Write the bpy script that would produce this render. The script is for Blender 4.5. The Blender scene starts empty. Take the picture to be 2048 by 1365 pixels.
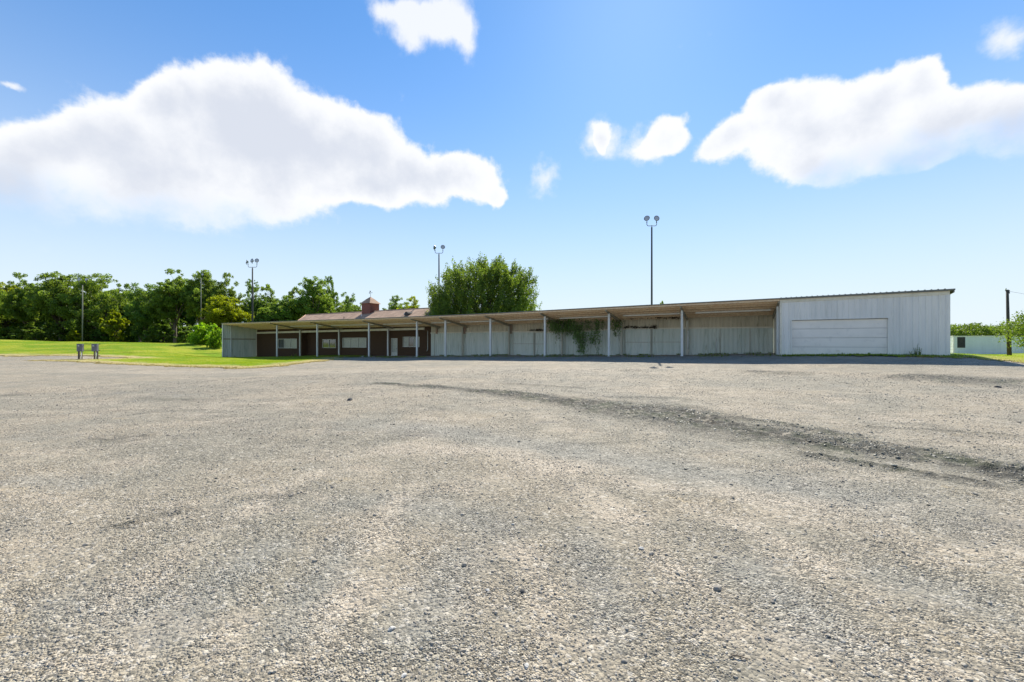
import bpy, math, random
import numpy as np
from mathutils import Vector

R = math.radians
H = 1.75                      # camera height above the gravel it stands on
F, CX, HY = 800.0, 1024.0, 686.0
scene = bpy.context.scene
col = scene.collection
rng = np.random.default_rng(7)
random.seed(7)

# ------------------------------------------------------------------ helpers
def link(o): col.objects.link(o); return o

def tag(o, label=None, cat=None, group=None, kind=None):
    if label: o['label'] = label
    if cat: o['category'] = cat
    if group: o['group'] = group
    if kind: o['kind'] = kind
    return o

def empty(name, loc, rz=0.0):
    o = bpy.data.objects.new(name, None); link(o)
    o.location = loc; o.rotation_euler = (0, 0, rz); o.empty_display_size = 0.3
    return o

def mesh_np(name, V, Fs, smooth=False, attrs=None):
    """V (n,3); Fs (m,k) all same k"""
    V = np.asarray(V, dtype=np.float32); Fs = np.asarray(Fs, dtype=np.int32)
    me = bpy.data.meshes.new(name)
    m, k = Fs.shape
    me.vertices.add(len(V)); me.vertices.foreach_set('co', V.ravel())
    me.loops.add(m * k); me.loops.foreach_set('vertex_index', Fs.ravel())
    me.polygons.add(m)
    me.polygons.foreach_set('loop_start', np.arange(0, m * k, k, dtype=np.int32))
    me.polygons.foreach_set('loop_total', np.full(m, k, dtype=np.int32))
    me.polygons.foreach_set('use_smooth', np.full(m, smooth, dtype=bool))
    me.update(calc_edges=True)
    if attrs:
        for an, arr in attrs.items():
            a = me.attributes.new(an, 'FLOAT', 'POINT')
            a.data.foreach_set('value', np.asarray(arr, dtype=np.float32))
    me.validate()
    return me

class MB:
    """collects boxes, tubes and lathes, then links them as one mesh object"""
    def __init__(s): s.v = []; s.f = []; s.sm = []
    def add(s, vs, fs, smooth=False):
        b = len(s.v); s.v += [tuple(p) for p in vs]
        s.f += [tuple(b + i for i in f) for f in fs]; s.sm += [smooth] * len(fs); return s
    def box(s, x0, x1, y0, y1, z0, z1):
        return s.hexa([(x0,y0,z0),(x1,y0,z0),(x1,y1,z0),(x0,y1,z0),(x0,y0,z1),(x1,y0,z1),(x1,y1,z1),(x0,y1,z1)])
    def hexa(s, c):
        return s.add(c, [(0,3,2,1),(4,5,6,7),(0,1,5,4),(1,2,6,5),(2,3,7,6),(3,0,4,7)])
    def tube(s, pts, rads, n=8, caps=True):
        pts = [Vector(p) for p in pts]; rings = []; vs = []
        if not hasattr(rads, '__len__'): rads = [rads] * len(pts)
        for i, p in enumerate(pts):
            t = (pts[min(i+1, len(pts)-1)] - pts[max(i-1, 0)]).normalized()
            a = t.orthogonal() if abs(t.z) < .9 else t.cross(Vector((0, 1, 0)))
            a.normalize()
            if rings and a.dot(rings[-1]) < 0: a = -a
            if rings:
                a = (rings[-1] - t * rings[-1].dot(t)).normalized()
            rings.append(a); b = t.cross(a)
            for k in range(n):
                q = 2 * math.pi * k / n
                vs.append(p + (a * math.cos(q) + b * math.sin(q)) * rads[i])
        fs = []
        for i in range(len(pts) - 1):
            for k in range(n):
                fs.append((i*n+k, i*n+(k+1) % n, (i+1)*n+(k+1) % n, (i+1)*n+k))
        s.add(vs, fs, True)
        if caps:
            b = len(s.v) - len(vs); L = (len(pts)-1)*n
            s.f.append(tuple(b+k for k in reversed(range(n)))); s.sm.append(False)
            s.f.append(tuple(b+L+k for k in range(n))); s.sm.append(False)
        return s
    def build(s, name, mat, parent=None, origin=(0, 0, 0)):
        me = bpy.data.meshes.new(name)
        ox, oy, oz = origin
        me.from_pydata([(x-ox, y-oy, z-oz) for x, y, z in s.v], [], s.f)
        me.polygons.foreach_set('use_smooth', s.sm); me.update()
        me.materials.append(mat)
        o = bpy.data.objects.new(name, me); link(o)
        if parent: o.parent = parent
        return o

def copy_tree(o, parent=None):
    c = o.copy(); col.objects.link(c)
    if parent: c.parent = parent
    for ch in list(o.children): copy_tree(ch, c)
    return c

# value noise ------------------------------------------------------------
_tab = rng.random((256, 256))
def vnoise(x, y):
    xi = np.floor(x).astype(int); yi = np.floor(y).astype(int)
    fx = x - xi; fy = y - yi
    fx = fx*fx*(3-2*fx); fy = fy*fy*(3-2*fy)
    a = _tab[xi % 256, yi % 256]; b = _tab[(xi+1) % 256, yi % 256]
    c = _tab[xi % 256, (yi+1) % 256]; d = _tab[(xi+1) % 256, (yi+1) % 256]
    return (a*(1-fx)+b*fx)*(1-fy) + (c*(1-fx)+d*fx)*fy
def fbm(x, y, oct=4):
    t = 0; w = .5; s = 1.
    for i in range(oct):
        t = t + w * vnoise(x*s + 17.3*i, y*s + 9.1*i); w *= .5; s *= 2.03
    return t

# ------------------------------------------------------------------ terrain
def P(px, py, Y):                       # a point at depth Y on the line of sight measured in the photograph
    return ((px-CX)/F*Y, Y, H + (HY-py)/F*Y)

TH = math.atan2(-800, 1424)             # direction of the long shed
UX, UY = math.cos(TH), math.sin(TH)     # along the shed, to the right
VX, VY = -UY, UX                        # into the shed
def u_of(px, v):
    s = (px-CX)/F                       # (u*UX+v*VX) = s*(u*UY+v*VY)
    return v*(s*VY-VX)/(UX-s*UY)
def W(u, v): return (u*UX+v*VX, u*UY+v*VY)

ctrl = []
def cp(X, Y, z): ctrl.append((X, Y, z+H))
def cpx(px, py, Y): X, Yy, z = P(px, py, Y); ctrl.append((X, Yy, z))
for a in [(0,0,-1.75),(-9,2,-1.77),(9,2,-1.7),(0,-20,-1.75),(-25,-15,-1.85),(25,-15,-1.6),(0,12,-1.78),(-14,12,-1.88),(13.5,11,-1.62),
          (-30,18,-1.95),(9.1,24.5,-1.63),(-4,24,-1.74),(22,9,-1.5),(40,5,-1.5)]: cp(*a)
for px, py, v in [(1900,711,34.7),(1730,711,34.7),(1562,711,34.7),(1364,712,35.7),(1218,713,35.7),(1090,713,35.7),(981,713,35.7),(891,713,35.7),
                  (738,713.5,35.7),(634,714,35.7),(554,714.5,35.7),(446,718,34.9),
                  (1375,710.5,40),(1124,711.5,40),(925,712,40),(776,712.5,40),(600,713,40),(508,713.5,40)]:
    u = u_of(px, v); cpx(px, py, W(u, v)[1])
cpx(1700,728,23.1); cpx(1560,727,25.0); cpx(2048,736,19.5); cpx(1218,724,29.9); cpx(1000,723,34.0); cpx(738,723,42.0); cpx(560,722,49.0)
cpx(480,738,30.8); cpx(640,724,41); cpx(250,732,36); cpx(175,719,46); cpx(0,715,56); cpx(-200,715,52); cpx(380,712,62)
cpx(0,680,84); cpx(200,684,82); cpx(330,687,80); cpx(430,690,80); cpx(-300,678,84); cpx(250,702,62); cpx(60,698,66)
for a in [(-130,104,-1.2),(-90,104,-1.6),(-60,104,-2.0),(-105,125,-1.2),(-60,128,-1.8),(-160,120,-1)]: cp(*a)
cpx(2020,717,38); cpx(1925,710.5,54); cpx(2048,709,50); cpx(2140,722,28)
for a in [(-30,90,-1.5),(0,70,-1.3),(20,60,-1.3),(50,80,-1.6),(0,120,-1.),(120,60,-1.6),(90,130,-1.2),(160,0,-1.5),(0,-120,-1.7),(-150,0,-2),(-150,150,-.6),(0,200,-.5),(150,200,-1.2),(-60,150,-1.5)]: cp(*a)
C = np.array(ctrl)
def _k(d2): return np.sqrt(d2 + 36.0)
def _fit():
    n = len(C); D = ((C[:, None, :2]-C[None, :, :2])**2).sum(-1)
    A = np.zeros((n+3, n+3)); A[:n, :n] = _k(D) - np.eye(n)*0.35
    A[:n, n] = 1; A[:n, n+1:] = C[:, :2]; A[n, :n] = 1; A[n+1:, :n] = C[:, :2].T
    return np.linalg.solve(A, np.concatenate([C[:, 2], [0, 0, 0]]))
WT = _fit()
def gz(X, Y):
    X = np.atleast_1d(np.asarray(X, float)); Y = np.atleast_1d(np.asarray(Y, float)); sh = X.shape
    X = X.ravel(); Y = Y.ravel(); out = np.zeros(len(X))
    r = np.hypot(X, Y); k = np.minimum(1, 170/np.maximum(r, 1e-6)); Xc = X*k; Yc = Y*k
    for i in range(len(C)):
        out += WT[i]*_k((Xc-C[i, 0])**2+(Yc-C[i, 1])**2)
    out += WT[-3] + WT[-2]*Xc + WT[-1]*Yc
    return out.reshape(sh)
def g1(X, Y): return float(gz(X, Y)[0])
def on_ground(px, py):                  # where the sight line meets the ground
    lo = 1.0; Y = 1.0
    prev = None
    for i in range(900):
        Y = 1.2*(1.008**i)
        X, _, z = P(px, py, Y)
        if z < g1(X, Y): return (X, Y)
    return (P(px, py, Y)[0], Y)
def poly_g(pts): return np.array([on_ground(*p) for p in pts])
def dist_poly(X, Y, pl):
    d = np.full(X.shape, 1e9); tt = np.zeros(X.shape)
    for i in range(len(pl)-1):
        a, b = pl[i], pl[i+1]; ab = b-a; L = (ab**2).sum()
        t = np.clip(((X-a[0])*ab[0]+(Y-a[1])*ab[1])/L, 0, 1)
        q = np.hypot(X-a[0]-t*ab[0], Y-a[1]-t*ab[1])
        m = q < d; d = np.where(m, q, d); tt = np.where(m, (i+t)/(len(pl)-1), tt)
    return d, tt
def inpoly(X, Y, pl):
    c = np.zeros(X.shape, bool); n = len(pl); j = n-1
    for i in range(n):
        xi, yi = pl[i]; xj, yj = pl[j]
        if yi != yj:
            m = ((yi > Y) != (yj > Y)) & (X < (xj-xi)*(Y-yi)/(yj-yi)+xi); c ^= m
        j = i
    return c

# ------------------------------------------------------------------ materials
def mat(name):
    m = bpy.data.materials.new(name); m.use_nodes = True
    nt = m.node_tree; b = nt.nodes['Principled BSDF']; return m, nt, b
def N(nt, t, **kw):
    n = nt.nodes.new(t)
    for k, v in kw.items():
        if k in n.inputs: n.inputs[k].default_value = v
        else: setattr(n, k, v)
    return n
def mixc(nt, fac, a, b, bt='MIX'):
    n = nt.nodes.new('ShaderNodeMix'); n.data_type = 'RGBA'; n.blend_type = bt
    for s, v in ((0, fac), (6, a), (7, b)):
        if isinstance(v, bpy.types.NodeSocket): nt.links.new(v, n.inputs[s])
        elif isinstance(v, (int, float)): n.inputs[s].default_value = v
        else: n.inputs[s].default_value = (*v, 1)
    return n.outputs[2]
def mth(nt, op, a, b=None, c=None, clamp=False):
    n = nt.nodes.new('ShaderNodeMath'); n.operation = op; n.use_clamp = clamp
    for i, v in enumerate((a, b, c)):
        if v is None: continue
        if isinstance(v, bpy.types.NodeSocket): nt.links.new(v, n.inputs[i])
        else: n.inputs[i].default_value = v
    return n.outputs[0]
def sstep(nt, x, a, b, lo=0.0, hi=1.0):
    n = nt.nodes.new('ShaderNodeMapRange'); n.interpolation_type = 'SMOOTHSTEP'
    nt.links.new(x, n.inputs[0]); n.inputs[1].default_value = a; n.inputs[2].default_value = b
    n.inputs[3].default_value = lo; n.inputs[4].default_value = hi; return n.outputs[0]
def noise(nt, vec, scale, detail=4, rough=.55, dist=0):
    n = N(nt, 'ShaderNodeTexNoise'); n.inputs['Scale'].default_value = scale
    n.inputs['Detail'].default_value = detail; n.inputs['Roughness'].default_value = rough; n.inputs['Distortion'].default_value = dist
    if vec is not None: nt.links.new(vec, n.inputs['Vector'])
    return n.outputs['Fac']
def geo_pos(nt): return N(nt, 'ShaderNodeNewGeometry').outputs['Position']
def scaled(nt, vec, s):
    n = N(nt, 'ShaderNodeVectorMath', operation='MULTIPLY'); nt.links.new(vec, n.inputs[0]); n.inputs[1].default_value = s; return n.outputs[0]

def paint(name, c1, c2, rough=.5, metal=0., nscale=3., streak=False, spec=.5, bump=0., dirt=None, amt=.5):
    """weathered paint: two tones by noise, vertical streaks if asked"""
    m, nt, b = mat(name); tc = N(nt, 'ShaderNodeTexCoord').outputs['Object']
    v = scaled(nt, tc, (1, 1, .12)) if streak else tc
    f = sstep(nt, noise(nt, v, nscale, 6, .6), .35, .68)
    c = mixc(nt, f, c1, c2)
    if dirt:
        f2 = sstep(nt, noise(nt, v, nscale*3.1, 8, .7), .52, .72)
        c = mixc(nt, mth(nt, 'MULTIPLY', f2, amt), c, dirt)
    nt.links.new(c, b.inputs['Base Color'])
    b.inputs['Roughness'].default_value = rough; b.inputs['Metallic'].default_value = metal
    b.inputs['Specular IOR Level'].default_value = spec
    if bump:
        bp = N(nt, 'ShaderNodeBump'); bp.inputs['Strength'].default_value = bump; bp.inputs['Distance'].default_value = .02
        nt.links.new(noise(nt, tc, nscale*8, 5), bp.inputs['Height']); nt.links.new(bp.outputs[0], b.inputs['Normal'])
    return m

def leaf_mat(name, c_dark, c_light, trans, tf=.45, hi=None):
    m, nt, b = mat(name)
    a = N(nt, 'ShaderNodeAttribute', attribute_name='shade').outputs['Fac']
    c = mixc(nt, a, c_dark, c_light)
    rnd = N(nt, 'ShaderNodeObjectInfo').outputs['Random']
    hs = N(nt, 'ShaderNodeHueSaturation'); nt.links.new(c, hs.inputs['Color'])
    nt.links.new(mth(nt, 'MULTIPLY_ADD', rnd, .03, .485), hs.inputs['Hue']); nt.links.new(mth(nt, 'MULTIPLY_ADD', rnd, .4, .8), hs.inputs['Value'])
    nt.links.new(hs.outputs[0], b.inputs['Base Color']); b.inputs['Roughness'].default_value = .5
    b.inputs['Specular IOR Level'].default_value = .3
    t = N(nt, 'ShaderNodeBsdfTranslucent')
    hs2 = N(nt, 'ShaderNodeMix'); hs2.data_type = 'RGBA'; hs2.blend_type = 'MIX'
    tc_ = mixc(nt, a, tuple(x*.6 for x in trans), trans)
    nt.links.new(tc_, t.inputs['Color'])
    mx = N(nt, 'ShaderNodeMixShader'); mx.inputs[0].default_value = tf
    nt.links.new(b.outputs[0], mx.inputs[1]); nt.links.new(t.outputs[0], mx.inputs[2])
    nt.links.new(mx.outputs[0], nt.nodes['Material Output'].inputs['Surface'])
    return m

M = {}
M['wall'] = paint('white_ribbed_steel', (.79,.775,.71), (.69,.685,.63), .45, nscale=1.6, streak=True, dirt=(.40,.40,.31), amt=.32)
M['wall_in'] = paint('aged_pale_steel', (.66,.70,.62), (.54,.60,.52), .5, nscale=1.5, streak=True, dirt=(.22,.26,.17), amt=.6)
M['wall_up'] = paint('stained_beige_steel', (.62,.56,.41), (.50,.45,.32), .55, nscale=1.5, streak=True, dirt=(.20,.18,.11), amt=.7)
M['cream'] = paint('cream_trim', (.76,.72,.58), (.66,.62,.48), .5, nscale=2, dirt=(.3,.28,.2), amt=.4)
M['door'] = paint('white_door_panel', (.86,.82,.74), (.80,.765,.69), .45, nscale=.8, dirt=(.45,.45,.42), amt=.3)
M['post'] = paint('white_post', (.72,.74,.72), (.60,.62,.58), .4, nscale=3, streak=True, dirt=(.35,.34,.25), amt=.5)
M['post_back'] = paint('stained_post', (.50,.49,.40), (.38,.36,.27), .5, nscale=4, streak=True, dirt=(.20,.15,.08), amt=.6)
M['rust'] = paint('rusty_flashing', (.36,.22,.15), (.28,.25,.18), .7, nscale=4, dirt=(.2,.1,.05), amt=.5)
M['gutter'] = paint('dark_weathered_gutter', (.13,.14,.12), (.20,.20,.17), .5, nscale=4, dirt=(.06,.05,.04), amt=.6)
M['soffit'] = paint('bare_wood_deck', (.76,.54,.32), (.84,.63,.40), .8, nscale=2.5, dirt=(.25,.15,.08), amt=.6)
M['purlin'] = paint('pale_wood_purlin', (.80,.66,.46), (.68,.50,.32), .75, nscale=5, dirt=(.4,.26,.15), amt=.5)
M['beam'] = paint('grey_steel_rafter', (.40,.37,.27), (.28,.25,.18), .6, nscale=4, dirt=(.12,.08,.05), amt=.6)
M['dark'] = paint('dark_metal', (.05,.05,.05), (.08,.075,.07), .8, nscale=6, spec=.1)
M['tin'] = paint('galvanised_roof', (.5,.5,.48), (.42,.42,.4), .4, .3, nscale=1, streak=False)
M['concrete'] = paint('concrete_pad', (.36,.35,.33), (.28,.28,.27), .9, nscale=2, dirt=(.18,.19,.16), amt=.5, bump=.2)

def siding():
    m, nt, b = mat('brown_lap_siding'); tc = N(nt, 'ShaderNodeTexCoord').outputs['Object']
    sp = N(nt, 'ShaderNodeSeparateXYZ'); nt.links.new(tc, sp.inputs[0])
    zz = mth(nt, 'FRACT', mth(nt, 'MULTIPLY', sp.outputs[2], 5.0))
    f = noise(nt, scaled(nt, tc, (.6, 1, 5)), 3, 5)
    c = mixc(nt, f, (.070,.042,.024), (.105,.064,.038))
    nt.links.new(c, b.inputs['Base Color']); b.inputs['Roughness'].default_value = .8; b.inputs['Specular IOR Level'].default_value = .15
    bp = N(nt, 'ShaderNodeBump'); bp.inputs['Strength'].default_value = 1; bp.inputs['Distance'].default_value = .03
    nt.links.new(mth(nt, 'SUBTRACT', 1, zz), bp.inputs['Height']); nt.links.new(bp.outputs[0], b.inputs['Normal'])
    return m
M['siding'] = siding()
def shingles(name, a, b_):
    m, nt, b = mat(name); tc = N(nt, 'ShaderNodeTexCoord').outputs['Object']
    br = N(nt, 'ShaderNodeTexBrick'); nt.links.new(tc, br.inputs['Vector']); br.inputs['Scale'].default_value = 1
    br.inputs['Brick Width'].default_value = .35; br.inputs['Row Height'].default_value = .18; br.inputs['Mortar Size'].default_value = .008
    br.inputs['Color1'].default_value = (*a, 1); br.inputs['Color2'].default_value = (*b_, 1); br.inputs['Mortar'].default_value = (*[x*.5 for x in a], 1)
    c = mixc(nt, sstep(nt, noise(nt, tc, .9, 6), .4, .7), br.outputs[0], tuple(x*1.25 for x in b_))
    nt.links.new(c, b.inputs['Base Color']); b.inputs['Roughness'].default_value = .9
    return m
M['roof_red'] = shingles('red_shingles', (.36,.215,.135), (.42,.265,.17))
M['brick'] = paint('dark_red_boards', (.20,.065,.045), (.15,.05,.035), .7, nscale=5)
M['frame'] = paint('white_window_frame', (.62,.62,.54), (.52,.52,.45), .5, nscale=5)
def glass(name, tint, rough=.08):
    m, nt, b = mat(name); b.inputs['Base Color'].default_value = (*tint, 1); b.inputs['Roughness'].default_value = rough
    b.inputs['Specular IOR Level'].default_value = 1.0; b.inputs['Metallic'].default_value = .0; b.inputs['Coat Weight'].default_value = .6
    return m
M['glass'] = glass('dark_glass', (.05,.055,.05))
M['blind'] = paint('drawn_blind', (.40,.42,.36), (.30,.31,.26), .3, nscale=4, spec=.8)
M['lamp_glass'] = glass('lamp_lens', (.42,.44,.46), .15)
M['lamp_metal'] = paint('grey_lamp_housing', (.16,.20,.22), (.10,.13,.15), .45, .4, nscale=6)
M['pole'] = paint('steel_pole', (.07,.075,.07), (.045,.05,.045), .7, 0, nscale=3, streak=True, spec=.2)
M['pole_pale'] = paint('pale_weathered_pole', (.26,.26,.20), (.20,.20,.15), .8, nscale=3, streak=True)
M['wood_pole'] = paint('weathered_wood_pole', (.09,.075,.06), (.06,.05,.04), .85, nscale=6, streak=True, bump=.3)
M['meter'] = paint('grey_meter_box', (.15,.15,.19), (.12,.12,.15), .6, 0, nscale=4)
M['white'] = paint('trailer_white', (.74,.79,.77), (.66,.72,.70), .4, nscale=1, streak=True, dirt=(.35,.38,.33), amt=.3)
M['rubber'] = paint('black_rubber', (.02,.02,.02), (.03,.03,.03), .8)
M['bark'] = paint('bark', (.13,.105,.08), (.075,.06,.045), .9, nscale=5, streak=True, bump=.5)
M['oak'] = leaf_mat('oak_leaves', (.075,.135,.02), (.165,.25,.035), (.36,.50,.045), .5)
M['oak_deep'] = leaf_mat('deep_green_leaves', (.06,.12,.02), (.13,.215,.035), (.28,.43,.04), .46)
M['yellow_leaf'] = leaf_mat('yellow_green_leaves', (.12,.16,.008), (.25,.30,.012), (.55,.64,.01), .5)
M['bright_leaf'] = leaf_mat('bright_green_leaves', (.13,.24,.012), (.25,.43,.02), (.50,.80,.02), .5)
M['elm'] = leaf_mat('elm_leaves', (.05,.095,.02), (.14,.215,.03), (.30,.43,.035), .46)
M['vine'] = leaf_mat('vine_leaves', (.09,.18,.05), (.19,.33,.08), (.25,.45,.07), .35)
M['dry_vine'] = leaf_mat('dry_vine', (.05,.04,.025), (.09,.075,.04), (.06,.05,.02), .2)
M['blade'] = leaf_mat('grass_blades', (.15,.25,.01), (.28,.36,.02), (.48,.60,.02), .5)
M['dryblade'] = leaf_mat('dry_grass_blades', (.27,.22,.06), (.42,.34,.11), (.5,.4,.12), .4)
def plain(name, c, r=.9): return paint(name, c, tuple(x*.75 for x in c), r, nscale=20, bump=.3)
M['rock_dark'] = plain('dark_rock', (.09,.085,.08)); M['rock_pale'] = plain('pale_rock', (.55,.52,.47)); M['twig'] = plain('dry_twig', (.25,.19,.13))

def stone_mat():
    m, nt, b = mat('loose_gravel'); a = N(nt, 'ShaderNodeAttribute', attribute_name='shade').outputs['Fac']
    r = N(nt, 'ShaderNodeValToRGB'); nt.links.new(a, r.inputs[0]); e = r.color_ramp.elements
    e[0].position = 0; e[0].color = (.17,.155,.13,1); e[1].position = 1; e[1].color = (.70,.62,.49,1)
    for p, c in ((.25,(.27,.235,.19)), (.5,(.37,.305,.23)), (.75,(.47,.40,.305))):
        q = e.new(p); q.color = (*c, 1)
    nt.links.new(mixc(nt, noise(nt, geo_pos(nt), 150, 2), r.outputs[0], (.30,.265,.215)), b.inputs['Base Color']); b.inputs['Roughness'].default_value = .85
    return m
M['stone'] = stone_mat()

def gravel_mat():
    m, nt, b = mat('gravel'); pos = geo_pos(nt)
    fl = scaled(nt, pos, (1, 1, .3))
    tr = N(nt, 'ShaderNodeAttribute', attribute_name='track').outputs['Fac']
    gr = N(nt, 'ShaderNodeAttribute', attribute_name='grey').outputs['Fac']
    pa = N(nt, 'ShaderNodeAttribute', attribute_name='pale').outputs['Fac']
    big = noise(nt, fl, .22, 6, .62, .6)
    med = noise(nt, scaled(nt, pos, (.7, 1.3, 1)), 1.1, 7, .65, .4)
    c = mixc(nt, sstep(nt, big, .40, .62), (.252,.224,.172), (.325,.272,.2))
    c = mixc(nt, mth(nt, 'MULTIPLY', sstep(nt, med, .50, .66), .55), c, (.415,.345,.262))
    c = mixc(nt, mth(nt, 'MULTIPLY', sstep(nt, noise(nt, fl, .45, 5, .6), .56, .70), .45), c, (.215,.205,.175))
    c = mixc(nt, mth(nt, 'MULTIPLY', gr, .65), c, (.235,.228,.20))
    c = mixc(nt, mth(nt, 'MULTIPLY', mth(nt, 'MULTIPLY', pa, sstep(nt, med, .36, .54)), .8), c, (.435,.365,.28))
    c = mixc(nt, mth(nt, 'MULTIPLY', sstep(nt, noise(nt, scaled(nt, pos, (1, 1, .3)), .7, 6, .7), .60, .72), .35), c, (.42,.31,.16))
    # stones
    v1 = N(nt, 'ShaderNodeTexVoronoi'); v1.inputs['Scale'].default_value = 85; nt.links.new(pos, v1.inputs['Vector'])
    v2 = N(nt, 'ShaderNodeTexVoronoi'); v2.inputs['Scale'].default_value = 36; nt.links.new(pos, v2.inputs['Vector'])
    sp1 = N(nt, 'ShaderNodeSeparateColor'); nt.links.new(v1.outputs['Color'], sp1.inputs[0])
    sp2 = N(nt, 'ShaderNodeSeparateColor'); nt.links.new(v2.outputs['Color'], sp2.inputs[0])
    k = mth(nt, 'MULTIPLY_ADD', sp1.outputs[0], 1.35, .33)
    fines = sstep(nt, noise(nt, fl, 1.7, 6, .6), .36, .60)       # where stones show and where fines fill
    kk = mth(nt, 'ADD', mth(nt, 'MULTIPLY', mth(nt, 'SUBTRACT', k, 1), mth(nt, 'MULTIPLY_ADD', fines, .8, .35)), 1)
    sc = N(nt, 'ShaderNodeVectorMath', operation='SCALE'); nt.links.new(c, sc.inputs[0]); nt.links.new(kk, sc.inputs['Scale'])
    c = sc.outputs[0]
    c = mixc(nt, mth(nt, 'MULTIPLY', sstep(nt, sp2.outputs[1], .88, .93), .5), c, (.60,.54,.45))
    c = mixc(nt, mth(nt, 'MULTIPLY', sstep(nt, sp2.outputs[0], .86, .92), .65), c, (.10,.095,.08))
    # dark crumbled asphalt and weeds along the old track
    tn = mth(nt, 'MULTIPLY', tr, sstep(nt, noise(nt, scaled(nt, pos, (.8, 1.2, 1)), 4.5, 7, .74), .36, .52))
    c = mixc(nt, mth(nt, 'MULTIPLY', tn, .9), c, mixc(nt, sstep(nt, noise(nt, pos, 1.1, 3), .45, .6), (.04,.038,.03), (.04,.048,.025)))
    dk = mth(nt, 'MULTIPLY', sstep(nt, noise(nt, scaled(nt, pos, (.35, 1.1, 1)), .8, 8, .72, .3), .57, .69), .55)
    c = mixc(nt, dk, c, (.17,.155,.14))
    nt.links.new(c, b.inputs['Base Color']); b.inputs['Roughness'].default_value = .9; b.inputs['Specular IOR Level'].default_value = .25
    h1 = mth(nt, 'MULTIPLY', mth(nt, 'SUBTRACT', 1, v1.outputs['Distance']), mth(nt, 'MULTIPLY_ADD', fines, .9, .3))
    h2 = mth(nt, 'MULTIPLY', mth(nt, 'SUBTRACT', 1, v2.outputs['Distance']), 1.0)
    h3 = mth(nt, 'MULTIPLY', noise(nt, pos, 7, 6, .65), 3.0)
    hh = mth(nt, 'ADD', mth(nt, 'ADD', h1, h2), h3)
    bp = N(nt, 'ShaderNodeBump'); bp.inputs['Strength'].default_value = .9; bp.inputs['Distance'].default_value = .012
    nt.links.new(hh, bp.inputs['Height']); nt.links.new(bp.outputs[0], b.inputs['Normal'])
    return m
M['gravel'] = gravel_mat()

def lawn_mat():
    m, nt, b = mat('lawn'); pos = geo_pos(nt)
    e = N(nt, 'ShaderNodeAttribute', attribute_name='edge').outputs['Fac']
    n1 = noise(nt, scaled(nt, pos, (.6, 1, 1)), .25, 7, .6); n2 = noise(nt, pos, 6, 5, .7)
    c = mixc(nt, sstep(nt, n1, .42, .60), (.15,.25,.012), (.31,.33,.03))
    c = mixc(nt, mth(nt, 'MULTIPLY', sstep(nt, n2, .5, .7), .5), c, (.13,.20,.008))
    c = mixc(nt, mth(nt, 'MULTIPLY', sstep(nt, noise(nt, scaled(nt, pos, (.5, 1, 1)), .9, 7, .7), .54, .7), .7), c, (.36,.30,.09))
    ed = sstep(nt, mth(nt, 'ADD', e, mth(nt, 'MULTIPLY', mth(nt, 'SUBTRACT', noise(nt, pos, 1.2, 6, .7), .5), 1.1)), .50, .85)
    c = mixc(nt, ed, c, (.46,.37,.17))
    nt.links.new(c, b.inputs['Base Color']); b.inputs['Roughness'].default_value = .9; b.inputs['Specular IOR Level'].default_value = .1
    bp = N(nt, 'ShaderNodeBump'); bp.inputs['Strength'].default_value = .8; bp.inputs['Distance'].default_value = .08
    nt.links.new(noise(nt, pos, 9, 5, .7), bp.inputs['Height']); nt.links.new(bp.outputs[0], b.inputs['Normal'])
    return m
M['lawn'] = lawn_mat()

# ------------------------------------------------------------------ ground mesh
def th_cols():
    a = np.linspace(R(-61), R(61), 660)
    b = np.linspace(R(61), R(299), 70)[1:-1]
    return np.concatenate([a, b])
TC = th_cols(); NT = len(TC)
RR = np.concatenate([[.02], np.geomspace(.6, 110, 560), np.geomspace(116, 4000, 30)]); NR = len(RR)
RG, TG = np.meshgrid(RR, TC, indexing='ij'); GX = RG*np.sin(TG); GY = RG*np.cos(TG)

tracks = [([(760,768),(880,776),(1000,787),(1100,799),(1200,811),(1320,826),(1420,846),(1540,870),(1660,890),(1800,912),(1950,935),(2100,958)], None),]
wid = np.interp(np.linspace(0, 1, 50), [0, .3, .45, .6, .8, 1], [.35, .75, 1.35, .85, .6, .45])
TRK = np.zeros(GX.shape); GRY = np.zeros(GX.shape); PAL = np.zeros(GX.shape)
main = poly_g(tracks[0][0])
near = RG < 70
X_, Y_ = GX[near], GY[near]
wob = (fbm(X_*.9, Y_*.9)-.47)*1.1
d, t = dist_poly(X_, Y_, main); w = np.interp(t, np.linspace(0, 1, 50), wid)
tk = np.clip(1.45-(d+wob*.8)/w, 0, 1)
def line(pts, w, amp, wb=.4):
    d, t = dist_poly(X_, Y_, poly_g(pts))
    fade = np.clip(np.minimum(t, 1-t)*6, 0, 1)
    return amp*np.clip(1.2-(d+wob*wb*w)/w, 0, 1)*fade
def mx(*a):
    r = a[0]
    for b in a[1:]: r = np.maximum(r, b)
    return r
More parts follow.
